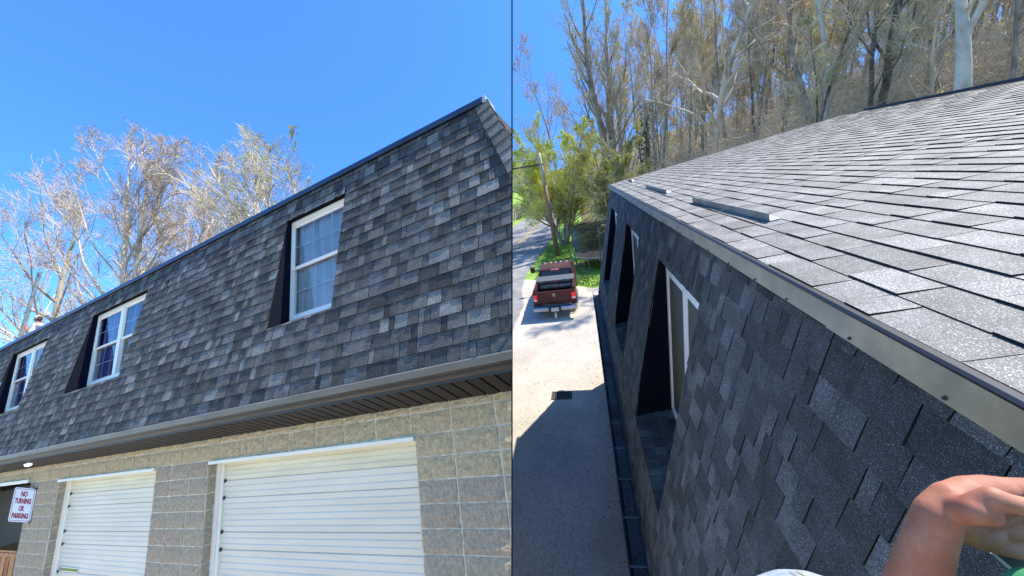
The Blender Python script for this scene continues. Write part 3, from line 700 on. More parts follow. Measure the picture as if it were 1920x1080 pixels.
#@@TREES
# ------------------------------------------------------------------ trees
def grow(seed, H, r0, fork=.3, nb=14, spread=.9, up=.35, wig=.12, n2=7, n3=6, n4=3, lean=0, twig=.008, len1=.42, multi=1, leaf=0, leaf_sz=.05, trunk_end=1.0, t_ang=None, zmin_leaf=0):
    """returns (trunk, limbs, twigs, leaves) as four builders; base at the origin, z up"""
    r = random.Random(seed); T, L, W, LV = MBx(), MBx(), MBx(), MBx()
    def rdir(d, ang):
        a = r.uniform(0, 2 * math.pi); o = d.orthogonal().normalized(); o2 = d.cross(o).normalized()
        return (d * math.cos(ang) + (o * math.cos(a) + o2 * math.sin(a)) * math.sin(ang)).normalized()
    def line(p, d, ln, n, wg, upw):
        pts = [p.copy()]; ds = [d.copy()]
        for i in range(n):
            d = (d + Vector((r.gauss(0, wg), r.gauss(0, wg), r.gauss(0, wg) + upw))).normalized()
            p = p + d * (ln / n); pts.append(p.copy()); ds.append(d.copy())
        return pts, ds
    def leafs(pts):
        for _ in range(leaf if leaf >= 1 else (1 if r.random() < leaf else 0)):
            c = pts[-1].lerp(pts[0], r.random() * .8) + Vector((r.gauss(0, .05), r.gauss(0, .05), r.gauss(0, .05)))
            if c.z < zmin_leaf: continue
            u = Vector((r.gauss(0, 1), r.gauss(0, 1), r.gauss(0, 1))).normalized(); v = u.orthogonal().normalized(); s = leaf_sz * r.uniform(.6, 1.4)
            LV.add([c - u * s, c - v * s * .5, c + u * s, c + v * s * .5], [(0, 1, 2, 3)])
    for mtr in range(multi):
        d0 = Vector((lean, 0, 1)).normalized()
        if multi > 1: d0 = rdir(d0, t_ang or r.uniform(.12, .45))
        Hm = H * (1 if mtr == 0 else r.uniform(.7, 1)); rr0 = r0 * (1 if mtr == 0 else r.uniform(.6, .85))
        pts, ds = line(Vector((0, 0, -.3)), d0, Hm * trunk_end, 12, wig * .45, .02 if multi == 1 else .05)
        rad = [max(.012, rr0 * (1 - i / 12.6) ** .8) * (1.35 if i == 0 else 1) for i in range(13)]
        T.tube(pts, rad, 8)
        for b in range(nb):
            t = fork + (1 - fork) * ((b + r.random()) / nb) ** .9; t = min(t, .985); fi = t * 12; i0 = min(int(fi), 11)
            p = pts[i0].lerp(pts[i0 + 1], fi - i0); d = rdir(ds[i0], r.uniform(.5, spread))
            ln = Hm * len1 * (1.12 - t * .75) * r.uniform(.7, 1.2); rb = max(.012, rad[i0] * r.uniform(.35, .6))
            P1, D1 = line(p, d, ln, 6, wig, up * .35); L.tube(P1, [rb * (1 - k / 7.2) for k in range(7)], 5, cap=False)
            for s in range(n2):
                k = r.uniform(.2, 1) * 6; k0 = min(int(k), 5); p2 = P1[k0].lerp(P1[k0 + 1], k - k0)
                l2 = ln * r.uniform(.28, .5) * (1.15 - k / 9); P2, D2 = line(p2, rdir(D1[k0], r.uniform(.35, .8)), l2, 4, wig, up * .3)
                rb2 = max(twig * 1.1, rb * .36 * (1 - k / 9)); L.tube(P2, [rb2 * (1 - k_ / 5) for k_ in range(5)], 4, cap=False)
                for s3 in range(n3):
                    k = r.uniform(.15, 1) * 4; k0 = min(int(k), 3); p3 = P2[k0].lerp(P2[k0 + 1], k - k0)
                    l3 = l2 * r.uniform(.35, .6); P3, D3 = line(p3, rdir(D2[k0], r.uniform(.3, .8)), l3, 2, wig * 1.3, up * .2)
                    W.tube(P3, [twig, twig * .8, twig * .5], 3, cap=False); leafs(P3)
                    for s4 in range(n4):
                        p4 = P3[0].lerp(P3[2], r.uniform(.3, 1)); P4, _ = line(p4, rdir(D3[1], r.uniform(.3, .9)), l3 * r.uniform(.4, .7), 1, .1, .1)
                        W.tube(P4, [twig * .7, twig * .4], 3, cap=False); leafs(P4)
    return T, L, W, LV
def make_tree(name, label, cat, base, sp, mats, group=None, scale=1.0, **kw):
    T, L, W, LV = grow(**kw)
    t = thing(name, label, cat, base, sp, group)
    for nm, q, m in (('trunk', T, mats[0]), ('limbs', L, mats[1]), ('twigs', W, mats[2]), ('buds' if kw.get('leaf_sz', .05) < .06 else 'foliage', LV, mats[3])):
        if q.v:
            me = q.mesh(nm, m, smooth=nm in ('trunk', 'limbs')); o = bpy.data.objects.new(nm, me); col.objects.link(o); o.parent = t; OFF[o.name] = Vector(base); SPC[o.name] = sp
            if nm in ('twigs', 'buds', 'foliage'): o['kind'] = 'stuff'
    return t
def copy_tree(src, base, rz, sc, label, group=None):
    r_ = src.copy(); col.objects.link(r_)
    sp = SPC[src.name]; r_.matrix_world = SPACE[sp] @ Matrix.Translation(Vector(base)) @ Matrix.Rotation(rz, 4, 'Z') @ Matrix.Scale(sc, 4)
    OFF[r_.name] = Vector(base); SPC[r_.name] = sp; r_['label'] = label
    if group: r_['group'] = group
    for c_ in list(src.children):
        o = c_.copy(); col.objects.link(o); o.parent = r_
    return r_
def treeA(px_base, top, y, **kw):
    tp = at_y(top[0], top[1], y); bx = at_y(px_base[0], px_base[1], y).x
    return (bx, y, GZ), tp.z - GZ
TB = ('bark_tan', 'bark_tan', 'twig_tan', 'bud_pink')
b, H = treeA((278, 560), (243, 262), 8.2)
make_tree('budding_tree', 'tall pinkish budding bare tree behind the roof, broad crown left of centre', 'tree', b, A, TB, seed=2, H=H * .76, r0=.36, fork=.34, nb=17, spread=.85, n2=8, n3=7, n4=3, twig=.011, leaf=.35, leaf_sz=.045, multi=3, t_ang=.17, up=.45, len1=.42)
b, H = treeA((605, 440), (580, 225), 10.5)
make_tree('budding_tree', 'upright bare tree with lime buds, rightmost of those behind the dark roof', 'tree', b, A, ('bark_grey', 'bark_tan', 'twig_tan', 'bud_lime'), seed=9, H=H * .84, r0=.32, fork=.30, nb=13, spread=.8, n2=7, n3=6, n4=3, twig=.011, leaf=.4, leaf_sz=.05, multi=3, t_ang=.24, up=.45, len1=.46)
b, H = treeA((120, 620), (105, 415), 7.4)
make_tree('budding_tree', 'smaller dark-limbed bare tree behind the roof beside the worker', 'tree', b, A, ('bark_grey', 'bark_grey', 'twig_tan', 'bud_pink'), seed=14, H=H * .95, r0=.3, fork=.3, nb=14, spread=1.05, n2=8, n3=6, n4=3, twig=.010, leaf=.5, leaf_sz=.04, up=.35, len1=.5)
b, H = treeA((440, 400), (420, 290), 13)
make_tree('budding_tree', 'thin grey bare tree between the two tall crowns behind the roof', 'tree', b, A, ('bark_grey', 'bark_tan', 'twig_tan', 'bud_pink'), seed=21, H=H * .95, r0=.22, fork=.35, nb=14, spread=.8, n2=8, n3=6, n4=3, twig=.011, leaf=.3, leaf_sz=.04, up=.5, len1=.36, multi=2, t_ang=.2)
b, H = treeA((8, 660), (15, 560), 9)
make_tree('budding_tree', 'low bare tree at the far left behind the roof edge', 'tree', b, A, TB, seed=31, H=H, r0=.25, fork=.3, nb=12, spread=.8, n2=7, n3=6, n4=2, twig=.011, leaf=.5, leaf_sz=.04, up=.4, len1=.4)
b, H = treeA((325, 500), (318, 440), 9.0)
make_tree('budding_tree', 'short leaning bare tree low behind the roof between the crowns', 'tree', b, A, TB, seed=36, H=H, r0=.22, fork=.3, nb=12, spread=.8, n2=7, n3=6, n4=2, twig=.010, leaf=.5, leaf_sz=.04, up=.5, len1=.32, lean=.1)

#@@SECTION_B
# ================================================================== B: the yard seen from the roof edge
GB = -6.5
def hz(x, y):
    h = 0.0
    t = max(0.0, x - 8 + .10 * (y - 24)); h += 17 * (1 - math.exp(-t / 42)) * min(1, max(0, (y - 16) / 14))
    t2 = max(0.0, -x - 12) * min(1, max(0, (y - 40) / 30)); h += 8 * (1 - math.exp(-t2 / 22))
    if y > 110: h += (y - 110) * .03
    return h
def terrain():
    q = MBx(); xs = [-90 + 5 * i for i in range(55)]; ys = [-30 + 5 * j for j in range(60)]
    idx = {}
    for j, y in enumerate(ys):
        for i, x in enumerate(xs):
            h = hz(x, y); bump = (noise.noise(Vector((x * .08, y * .08, 2))) * 1.2 if h > .8 else 0)
            idx[i, j] = len(q.v); q.v.append(Vector((x, y, GB - .03 + h + bump)))
    for j in range(len(ys) - 1):
        for i in range(len(xs) - 1):
            q.f.append((idx[i, j], idx[i + 1, j], idx[i + 1, j + 1], idx[i, j + 1]))
            cx, cy = xs[i] + 2.5, ys[j] + 2.5
            lawn = (cx < -2 and cy < 125) or (cx < 9 and 15 < cy < 40)
            q.m.append(1 if lawn else 0)
    return q
tag(terrain().build('ground', ['leaf_litter', 'grass'], sp=B, smooth=True), kind='structure')
def sheet(name, pts, z, m):
    return tag(MBx().add([(x, y, z) for x, y in pts], [tuple(range(len(pts)))]).build(name, m, sp=B), kind='structure')
sheet('gravel_yard', [(-4.1, -20), (12, -20), (12, 17), (6, 19.2), (.2, 20.25), (-1.6, 21.6), (-3.1, 22.9), (-4.02, 23.5), (-4.2, 22), (-4.0, 19), (-3.5, 17), (-3.6, 15.3), (-3.9, 11)], GB + .004, 'gravel_yard')
rd = [(-4.0, -20), (-3.9, 11), (-3.5, 15.3), (-3.42, 18.4), (-3.92, 21.1), (-4.08, 24.0), (-3.9, 28.8), (-3.5, 32.8), (-3.0, 40), (-2.8, 53), (-1.4, 64), (1.5, 76), (7, 92), (-2, 97), (-5.9, 84), (-7.2, 76), (-8.7, 60), (-9.4, 50), (-10, 40), (-10.5, 20), (-10.5, -20)]
q = MBx(); Rg = [(-3.9, -20), (-3.9, 11), (-3.5, 15.3), (-3.42, 18.4), (-3.92, 21.1), (-4.08, 24.0), (-3.9, 28.8), (-3.5, 32.8), (-3.0, 40), (-2.8, 53), (-1.8, 64), (.4, 76), (6, 90)]
Lf = [(-10.5, -20), (-10.5, 11), (-10.5, 15.3), (-10.5, 18.4), (-10.5, 21.1), (-10.4, 24.0), (-10.2, 28.8), (-10.1, 32.8), (-9.9, 40), (-9.3, 53), (-8.2, 64), (-6.6, 76), (-3, 90)]
for i in range(len(Rg) - 1): q.quad((*Lf[i], GB + .010), (*Rg[i], GB + .010), (*Rg[i + 1], GB + .010), (*Lf[i + 1], GB + .010))
tag(q.build('road', 'asphalt', sp=B), kind='structure')
q = MBx()
for off in (-.14, .14):
    for i in range(3, len(Rg) - 1):
        m0 = Vector(Lf[i]).lerp(Vector(Rg[i]), .52); m1 = Vector(Lf[i + 1]).lerp(Vector(Rg[i + 1]), .52)
        q.quad((m0.x + off - .06, m0.y, GB + .015), (m0.x + off + .06, m0.y, GB + .015), (m1.x + off + .06, m1.y, GB + .015), (m1.x + off - .06, m1.y, GB + .015))
tag(q.build('centre_line', 'road_paint', sp=B), kind='structure')
# lawn between road and yard gets real blades near its edges
def grass_field(area, n, h, seed):
    r = random.Random(seed); q = MBx()
    x0, x1, y0, y1 = area
    for _ in range(n):
        x, y = r.uniform(x0, x1), r.uniform(y0, y1)
        if x < -3.3 and y < 45 or (y < 20.6 + max(0, -x) * .75): continue
        z = GB - .03 + hz(x, y); a = r.uniform(0, 6.28); hh = h * r.uniform(.5, 1.4); dx, dy = math.cos(a) * .03, math.sin(a) * .03
        q.add([(x - dx, y - dy, z), (x + dx, y + dy, z), (x + r.gauss(0, .04), y + r.gauss(0, .04), z + hh)], [(0, 1, 2)])
    return q
tag(grass_field((-4, 4, 20, 34), 16000, .10, 4).build('grass', 'grass', sp=B), 'short bright green grass between the gravel yard and the trees', 'grass', kind='stuff')
# dry stone bank along the far side of the road
q = thing('retaining_wall', 'low tan stone retaining wall along the far left side of the road', 'wall', (-10.6, 62, GB), B)
base_bank = MBx()
def bank(t): return Vector((-10.9, 50, GB)).lerp(Vector((-5.2, 92, GB)), t) + Vector((-.6, 0, 0))
for i in range(10):
    a, b2 = bank(i / 10), bank((i + 1) / 10)
    base_bank.hexa([a, a + Vector((-1.2, 0, 0)), b2 + Vector((-1.2, 0, 0)), b2, a + Vector((-.25, 0, 1.7)), a + Vector((-1.2, 0, 1.7)), b2 + Vector((-1.2, 0, 1.7)), b2 + Vector((-.25, 0, 1.7))])
base_bank.build('core', 'stone', q)
for c_ in range(3):
    for i in range(34):
        p = bank((i + .5 * (c_ % 2)) / 34.5); h = .5 + rnd.uniform(-.05, .05); L_ = 1.05
        s = MBx().box((p.x - .2 - .08 * c_, p.y, p.z + c_ * .55 + .02), (p.x + .08 - .08 * c_ + rnd.uniform(0, .08), p.y + L_, p.z + c_ * .55 + h))
        s.build('stone', 'stone', q, bevel=.04)

# ---- the building on the right
hb = thing('shingled_building', 'building with light grey shingle roof and dark shingled side wall running away from the viewer', 'building', (3, 5, GB), B)
RE = Vector((.86, -1.6, -.60)); RU = Vector((0, 1, 0)); RV = Vector((1, 0, .145)).normalized(); RL = 5.52; LEN = 12.55
q = deck(RE, -RU * -1, RV, LEN, RL, [])
dk = q.build('roof_slope', 'felt', hb)
# u runs away from the viewer, v up the slope: normal must point up
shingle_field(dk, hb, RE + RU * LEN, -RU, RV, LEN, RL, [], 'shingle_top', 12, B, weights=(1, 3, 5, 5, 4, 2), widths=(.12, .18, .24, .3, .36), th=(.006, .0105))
RT = RE + RV * RL
MBx().hexa([RT + Vector((-.10, -.2, .012)), RT + Vector((.10, -.2, .012)), RT + Vector((.10, LEN - .9, .012)), RT + Vector((-.10, LEN - .9, .012)),
            RT + Vector((-.09, -.2, .05)), RT + Vector((.09, -.2, .05)), RT + Vector((.09, LEN - .9, .05)), RT + Vector((-.09, LEN - .9, .05))]).build('ridge_vent', 'truck_black', hb)
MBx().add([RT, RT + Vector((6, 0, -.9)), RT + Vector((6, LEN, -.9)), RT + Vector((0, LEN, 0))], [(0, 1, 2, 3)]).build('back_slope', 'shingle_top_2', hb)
ex = RE.x; yA, yB = RE.y, RE.y + LEN
MBx().add([(ex, yB - .02, -.62), (RT.x, yB - .02, RT.z - .02), (RT.x + 6, yB - .02, RT.z - .92), (RT.x + 6, yB - .02, GB), (.62, yB - .02, GB), (.62, yB - .02, -3.5), (ex, yB - .02, -.7)], [(0, 1, 2, 3, 4, 5, 6)]).box((RT.x + 6, yA, GB), (RT.x + 6.05, yB, RT.z - .95)).box((.62, yA, GB), (.66, yB - .03, -3.8)).build('wall', 'block_grey', hb)
# edge trim: bronze face with lapped joints, dark lip and screws
tr = MBx().prism([(.842, -.682), (.846, -.60), (.834, -.592), (.83, -.60), (.832, -.607), (.828, -.686)], yA, yB + .02, 'y').build('edge_trim', 'bronze_metal', hb)
for (y0, y1) in ((yA, 1.41), (4.2, 7.0), (9.2, yB + .03)):
    MBx().prism([(.825, -.689), (.829, -.598), (.832, -.598), (.828, -.689)], y0, y1, 'y').build('trim_length', 'bronze_metal', tr)
MBx().prism([(.828, -.602), (.825, -.594), (.834, -.588), (.872, -.59), (.872, -.60)], yA, yB + .02, 'y').build('drip_edge', 'drip_dark', hb)
for i in range(30):
    y = .62 + i * .345 + rnd.uniform(-.03, .03)
    if y > yB: break
    MBx().lathe([(.0058, 0), (.0058, -.003), (.0035, -.006)], 8, (.824, y, -.674), 'x').build('screw', 'gutter_dark', tr)
# dark shingled side
SO = Vector((.30, yA, -3.85)); SV = Vector((.57, 0, 3.13)).normalized(); sl = 3.13 / SV.z
def spt(y, z): return Vector((.30 + (z + 3.85) * .57 / 3.13, y, z))
wb = [(2.80, 4.26, -3.15, -1.10), (5.62, 7.07, -3.08, -1.10), (8.65, 10.1, -3.08, -1.12)]
LM = LEN + .35
holesB = [(LEN + yA - b_, LEN + yA - a_, (c_ + 3.85) / SV.z, (d_ + 3.85) / SV.z) for a_, b_, c_, d_ in wb]
O2 = Vector((.30, yA + LEN, -3.85))
sd_ = deck(O2, -RU, SV, LEN, sl, holesB)
sd_.add([spt(yB, -3.85), spt(yB + .5, -3.85), spt(yB, -.72)], [(0, 1, 2)])
side = sd_.build('side_slope', 'felt', hb)
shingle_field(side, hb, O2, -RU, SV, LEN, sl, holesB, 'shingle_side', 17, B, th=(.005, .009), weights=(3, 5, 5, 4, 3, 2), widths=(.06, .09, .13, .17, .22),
              urange=lambda v: (-.5 * (1 - v / sl), LEN))
MBx().add([spt(yB, -.72), spt(yB + .5, -3.85), (RT.x + 6, yB + .5, -3.85), (RT.x + 5.9, yB, -.72)], [(0, 1, 2, 3)]).build('end_slope', 'shingle_side_2', hb)
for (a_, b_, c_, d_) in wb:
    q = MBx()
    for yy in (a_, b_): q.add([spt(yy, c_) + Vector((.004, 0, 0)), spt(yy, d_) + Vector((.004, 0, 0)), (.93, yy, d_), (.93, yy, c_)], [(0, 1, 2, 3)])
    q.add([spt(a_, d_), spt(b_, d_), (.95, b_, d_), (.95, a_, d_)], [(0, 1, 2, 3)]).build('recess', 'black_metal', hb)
    # sill covered with shingles
    s0 = spt(b_, c_); SS = (Vector((.92, b_, c_ + .09)) - s0)
    sl2 = SS.length; sill = MBx().quad(s0, spt(a_, c_), Vector((.92, a_, c_ + .09)), Vector((.92, b_, c_ + .09))).build('sill', 'felt', hb)
    V_ = SS.normalized(); rr = random.Random(int(a_ * 10)); NN = (-RU).cross(V_).normalized()
    v = 0; row = 0
    while v < sl2 - .02:
        u = 0; e = min(.12, sl2 - v)
        while u < (b_ - a_) - .02:
            wd = min(rr.choice((.1, .14, .18)), (b_ - a_) - u); tn = rr.choices(range(6), (2, 4, 5, 4, 3, 2))[0]
            me = tab_mesh('shingle', wd, rr.random() < .5, 'shingle_side_%d' % tn, e)
            child('shingle', me, sill, Matrix.Translation(s0 - RU * u + V_ * v + NN * (.004 + .002 * (row % 2))) @ Matrix((-RU, V_, NN)).transposed().to_4x4())
            u += wd
        v += e; row += 1
    # window: white frame, mullion, brown insect screens
    fx = .885; t = .062; zb_, zt_ = c_ + .10, d_ - .10; ya, yb_ = a_ - .02, b_ - .0
    fr = MBx().box((fx - .02, ya, zb_), (fx + .05, ya + t, zt_)).box((fx - .02, yb_ - t, zb_), (fx + .05, yb_, zt_))
    fr.box((fx - .018, ya + t, zt_ - t), (fx + .05, yb_ - t, zt_)).box((fx - .022, ya + t, zb_), (fx + .05, yb_ - t, zb_ + t))
    ym = (ya + yb_) / 2; fr.box((fx - .019, ym - .05, zb_ + t), (fx + .05, ym + .05, zt_ - t))
    f = fr.build('window', 'vinyl_cool', hb)
    for (p_, q_) in ((ya + t, ym - .05), (ym + .05, yb_ - t)):
        MBx().box((fx - .004, p_, zb_ + t), (fx - .001, q_, zt_ - t)).build('insect_screen', 'bug_screen', f)
        s_ = MBx(); k_ = .022
        s_.box((fx - .012, p_, zb_ + t), (fx - .005, p_ + k_, zt_ - t)).box((fx - .012, q_ - k_, zb_ + t), (fx - .005, q_, zt_ - t)).box((fx - .0115, p_ + k_, zt_ - t - k_), (fx - .0055, q_ - k_, zt_ - t)).box((fx - .0115, p_ + k_, zb_ + t), (fx - .0055, q_ - k_, zb_ + t + k_))
        s_.build('sash', 'vinyl_cool', f)
# gutter at the foot of the slope, with hangers and dead leaves
gy1 = yB + .5
gB = MBx().prism([(.30, -3.80), (.30, -3.93), (.15, -3.93), (.115, -3.90), (.11, -3.80), (.125, -3.795), (.125, -3.81), (.13, -3.90), (.16, -3.918), (.286, -3.918), (.286, -3.80)], yA, gy1, 'y').build('gutter', 'gutter_dark', hb)
y = .6
while y < gy1:
    MBx().box((.12, y, -3.812), (.30, y + .022, -3.806)).build('gutter_hanger', 'truck_trim', gB); y += .55
lv = MBx(); r = random.Random(77)
for _ in range(420):
    c = Vector((r.uniform(.14, .28), r.gauss(r.choice([2.9, 3.6, 4.1, 4.9, 5.4, 7]), .12), -3.905 + r.random() * .05)); u = Vector((r.gauss(0, 1), r.gauss(0, 1), r.gauss(0, .5))).normalized(); v_ = u.orthogonal().normalized(); s = r.uniform(.008, .02)
    lv.add([c - u * s, c - v_ * s * .6, c + u * s, c + v_ * s * .6], [(0, 1, 2, 3)])
tag(lv.build('leaf_litter', 'brown_leaf', sp=B, loc=(.2, 4, -3.9)), 'dry brown leaves lying in clumps in the gutter', 'leaves', kind='stuff')
# the brackets lying on the roof
RN = Vector((-.145, 0, 1)).normalized()
def rpt(x, y, o=.0): p = RE + RV * ((x - RE.x) / RV.x); p = Vector((p.x, y, p.z)); return p + RN * (.014 + o)
def roof_bar(p0, p1, label, seam):
    t = thing('snow_guard', label, 'snow guard', rpt(*p0), B, None)
    a, b2 = rpt(*p0), rpt(*p1); d = (b2 - a).normalized(); side_ = Vector((1, .0, .145)).normalized() * .07
    n_ = 2 if seam else 1
    for k in range(n_):
        c0, c1 = a.lerp(b2, k / n_), a.lerp(b2, (k + .985) / n_)
        MBx().hexa([c0, c0 + side_ * .08, c1 + side_ * .08, c1, c0 + RN * .055, c0 + side_ * .08 + RN * .055, c1 + side_ * .08 + RN * .055, c1 + RN * .055]).build('upright', 'bracket_metal', t)
        MBx().hexa([c0 + side_ * .09, c0 + side_, c1 + side_, c1 + side_ * .09, c0 + side_ * .09 + RN * .006, c0 + side_ + RN * .006, c1 + side_ + RN * .006, c1 + side_ * .09 + RN * .006]).build('base_flange', 'bracket_white', t)
roof_bar((1.17, 4.29), (1.21, 2.71), 'long two-piece white and grey metal strip, nearest on the light roof', True)
roof_bar((1.20, 7.28), (1.19, 5.59), 'middle white and grey metal strip on the light roof', True)
roof_bar((1.31, 10.4), (1.26, 9.5), 'farthest short metal strip near the far roof corner', False)

# drain grate in the shaded gravel
gr = thing('drain_grate', 'rectangular iron drain grate in the shaded gravel', 'drain', at_z(1053, 742, GB), B)
a = at_z(1034, 750, GB); c = at_z(1073, 734, GB); z = GB + .008
MBx().box((a.x, a.y, z), (c.x, a.y + .05, z + .02)).box((a.x, c.y - .05, z), (c.x, c.y, z + .02)).box((a.x, a.y + .05, z), (a.x + .05, c.y - .05, z + .02)).box((c.x - .05, a.y + .05, z), (c.x, c.y - .05, z + .02)).build('frame', 'iron', gr)
for k in range(8):
    x = a.x + .08 + (c.x - a.x - .16) * k / 7; MBx().box((x - .014, a.y + .05, z), (x + .014, c.y - .05, z + .014)).build('bar', 'iron', gr)
MBx().box((a.x, a.y, z - .002), (c.x, c.y, z - .0005)).build('sump', 'felt', gr)

fl_ = MBx(); r = random.Random(21)
for _ in range(900):
    x, y = r.uniform(-3.3, 1.2), r.uniform(2, 20)
    if r.random() < .5: x = abs(r.gauss(0, .35)) * -1 + .5
    c = Vector((x, y, GB + .016)); a = r.uniform(0, 6.28); s_ = r.uniform(.008, .028)
    u = Vector((math.cos(a), math.sin(a), r.uniform(-.2, .2))) * s_; v_ = Vector((-math.sin(a), math.cos(a), r.uniform(-.2, .2))) * s_ * .6
    fl_.add([c - u, c - v_, c + u, c + v_ + Vector((0, 0, .006))], [(0, 1, 2, 3)])
tag(fl_.build('fallen_leaves', 'brown_leaf', sp=B, loc=(-1, 10, GB)), 'scattered dry leaf bits on the gravel yard', 'leaves', kind='stuff')

#@@TRUCK
# ---- pickup truck
tx, ty = -1.58, 16.35
tk = thing('pickup_truck', 'dark red pickup truck with black toolbox parked on the gravel, tailgate towards the viewer', 'truck', (tx, ty, GB), B)
def T_(x, y, z): return (tx + x, ty + y, GB + z * (1 if z < .7 else 1 - .07 * min(1, (z - .7) / .5)))
def hexs(q, x0, x1, y0, y1, z0, z1, dx=0, dy0=0, dy1=0, mi=0):      # box whose top is drawn in by dx / dy
    return q.hexa([T_(x0, y0, z0), T_(x1, y0, z0), T_(x1, y1, z0), T_(x0, y1, z0), T_(x0 + dx, y0 + dy0, z1), T_(x1 - dx, y0 + dy0, z1), T_(x1 - dx, y1 - dy1, z1), T_(x0 + dx, y1 - dy1, z1)], mi)
W2 = 1.0
q = MBx()
for s in (-1, 1):      # bed sides with rails and flared arches
    prof = [(s * W2 * .94, .62), (s * W2 * .99, .85), (s * W2, 1.05), (s * W2 * .97, 1.30), (s * W2 * .94, 1.38), (s * W2 * .86, 1.38), (s * W2 * .85, .70)]
    if s < 0: prof = prof[::-1]
    q.prism([(tx + a, GB + b) for a, b in prof], ty + .12, ty + 2.05, 'y')
    for (ya_, yb2) in ((.12, .62), (1.75, 2.05)): pass
q.build('bed_side', 'truck_red', tk, smooth=False, bevel=.012)
for s in (-1, 1):
    MBx().box(T_(s * .90 - .07, .14, 1.381), T_(s * .90 + .07, 2.05, 1.405)).build('bed_rail', 'truck_black', tk)
    q = MBx()       # wheel arch lip
    pts = [T_(s * 1.01, 1.05 + .52 * math.cos(a), .42 + .52 * math.sin(a)) for a in [math.pi * k / 10 for k in range(11)]]
    q.tube(pts, .035, 6).build('arch_flare', 'truck_trim', tk)
MBx().box(T_(-.86, .1, .68), T_(.86, 2.06, .74)).box(T_(-.86, 1.98, .74), T_(.86, 2.05, 1.38)).build('bed_floor', 'bed_scuffed', tk)
tg = MBx()
hexs(tg, -.80, .80, .0, .075, .66, 1.36, .0)
tg = tg.build('tailgate', 'truck_red', tk, bevel=.014)
MBx().box(T_(-.80, -.012, 1.30), T_(.80, .085, 1.375)).build('tailgate_cap', 'truck_red', tg, bevel=.012)
MBx().box(T_(-.70, -.014, .74), T_(.70, -.001, .79)).box(T_(-.70, -.010, 1.06), T_(.70, -.001, 1.075)).build('crease', 'truck_red', tg, bevel=.004)
# shield emblem with a horned head
em = MBx()
pts = [(-.07, .07), (-.055, .10), (.055, .10), (.07, .07), (.06, -.02), (0, -.09), (-.06, -.02)]
em.add([T_(x, -.02, 1.15 + z) for x, z in pts] + [T_(x, -.001, 1.15 + z) for x, z in pts], [tuple(range(7))[::-1]] + [(i, (i + 1) % 7, 7 + (i + 1) % 7, 7 + i) for i in range(7)])
emo = em.build('emblem', 'chrome', tg)
q = MBx()
for s in (-1, 1): q.tube([T_(s * .012, -.024, 1.19), T_(s * .042, -.026, 1.20), T_(s * .048, -.026, 1.165), T_(s * .03, -.026, 1.145)], [.010, .010, .008, .004], 5)
q.tube([T_(0, -.024, 1.20), T_(0, -.028, 1.14), T_(0, -.024, 1.10)], [.02, .018, .01], 6).build('emblem_mark', 'truck_black', tg)
for s in (-1, 1):
    MBx().box(T_(s * .885 - .085, -.012, .86), T_(s * .885 + .085, .13, 1.24)).build('tail_light', 'tail_red', tk, bevel=.012)
    MBx().box(T_(s * .885 - .08, -.018, .89), T_(s * .885 + .08, -.010, .98)).build('reverse_light', 'lens_clear', tk)
    MBx().box(T_(s * .90 - .09, -.0, .62), T_(s * .90 + .09, .13, .86)).box(T_(s * .90 - .09, .0, 1.24), T_(s * .90 + .08, .13, 1.38)).build('bed_corner', 'truck_red', tk, bevel=.015)
bp = MBx()
prof = [(-.26, .60), (-.30, .56), (-.30, .44), (-.24, .40), (-.05, .42), (-.02, .62)]
bp.prism([(ty + a, GB + b) for a, b in prof], tx - 1.0, tx + 1.0, 'x')
bmp = bp.build('bumper', 'chrome', tk, bevel=.012)
MBx().box(T_(-.98, -.25, .602), T_(.98, -.06, .614)).build('step_pad', 'truck_trim', bmp)
MBx().box(T_(-.30, -.33, .38), T_(.28, -.29, .62)).build('plate_recess', 'truck_black', bmp, bevel=.01)
MBx().box(T_(-.17, -.345, .42), T_(.17, -.335, .59)).build('number_plate', 'plate_white', bmp, bevel=.003)
q = MBx()
for k in range(7):
    if k != 3: q.box(T_(-.13 + k * .038, -.348, .485), T_(-.105 + k * .038, -.3455, .545))
q.build('plate_characters', 'plate_ink', bmp)
q = MBx().box(T_(-.03, -.42, .28), T_(.05, -.1, .36)).box(T_(-.04, -.46, .14), T_(.06, -.40, .36)).build('hitch', 'galvanised', tk, bevel=.006)
MBx().lathe([(.012, 0), (.03, .02), (.035, .045), (.02, .07)], 12, T_(.01, -.43, .36)).lathe([(.03, 0), (.03, .03)], 10, T_(.01, -.43, .10)).build('hitch_ball', 'rust_pipe', tk)
MBx().tube([T_(.40, .6, .36), T_(.62, .0, .34), T_(.86, -.25, .32)], [.06, .07, .075], 10).build('exhaust_pipe', 'rust_pipe', tk, smooth=True)
for s in (-1, 1):
    for yy in (1.05, 4.75):
        wl = MBx().lathe([(.26, -.14), (.36, -.14), (.40, -.10), (.40, .10), (.36, .14), (.26, .14)], 24, T_(s * .84, yy, .40), 'x').build('tyre', 'tyre', tk, smooth=False)
        MBx().lathe([(.05, -.12), (.25, -.145), (.25, .145), (.05, .12)], 16, T_(s * .84, yy, .40), 'x').build('rim', 'chrome', tk)
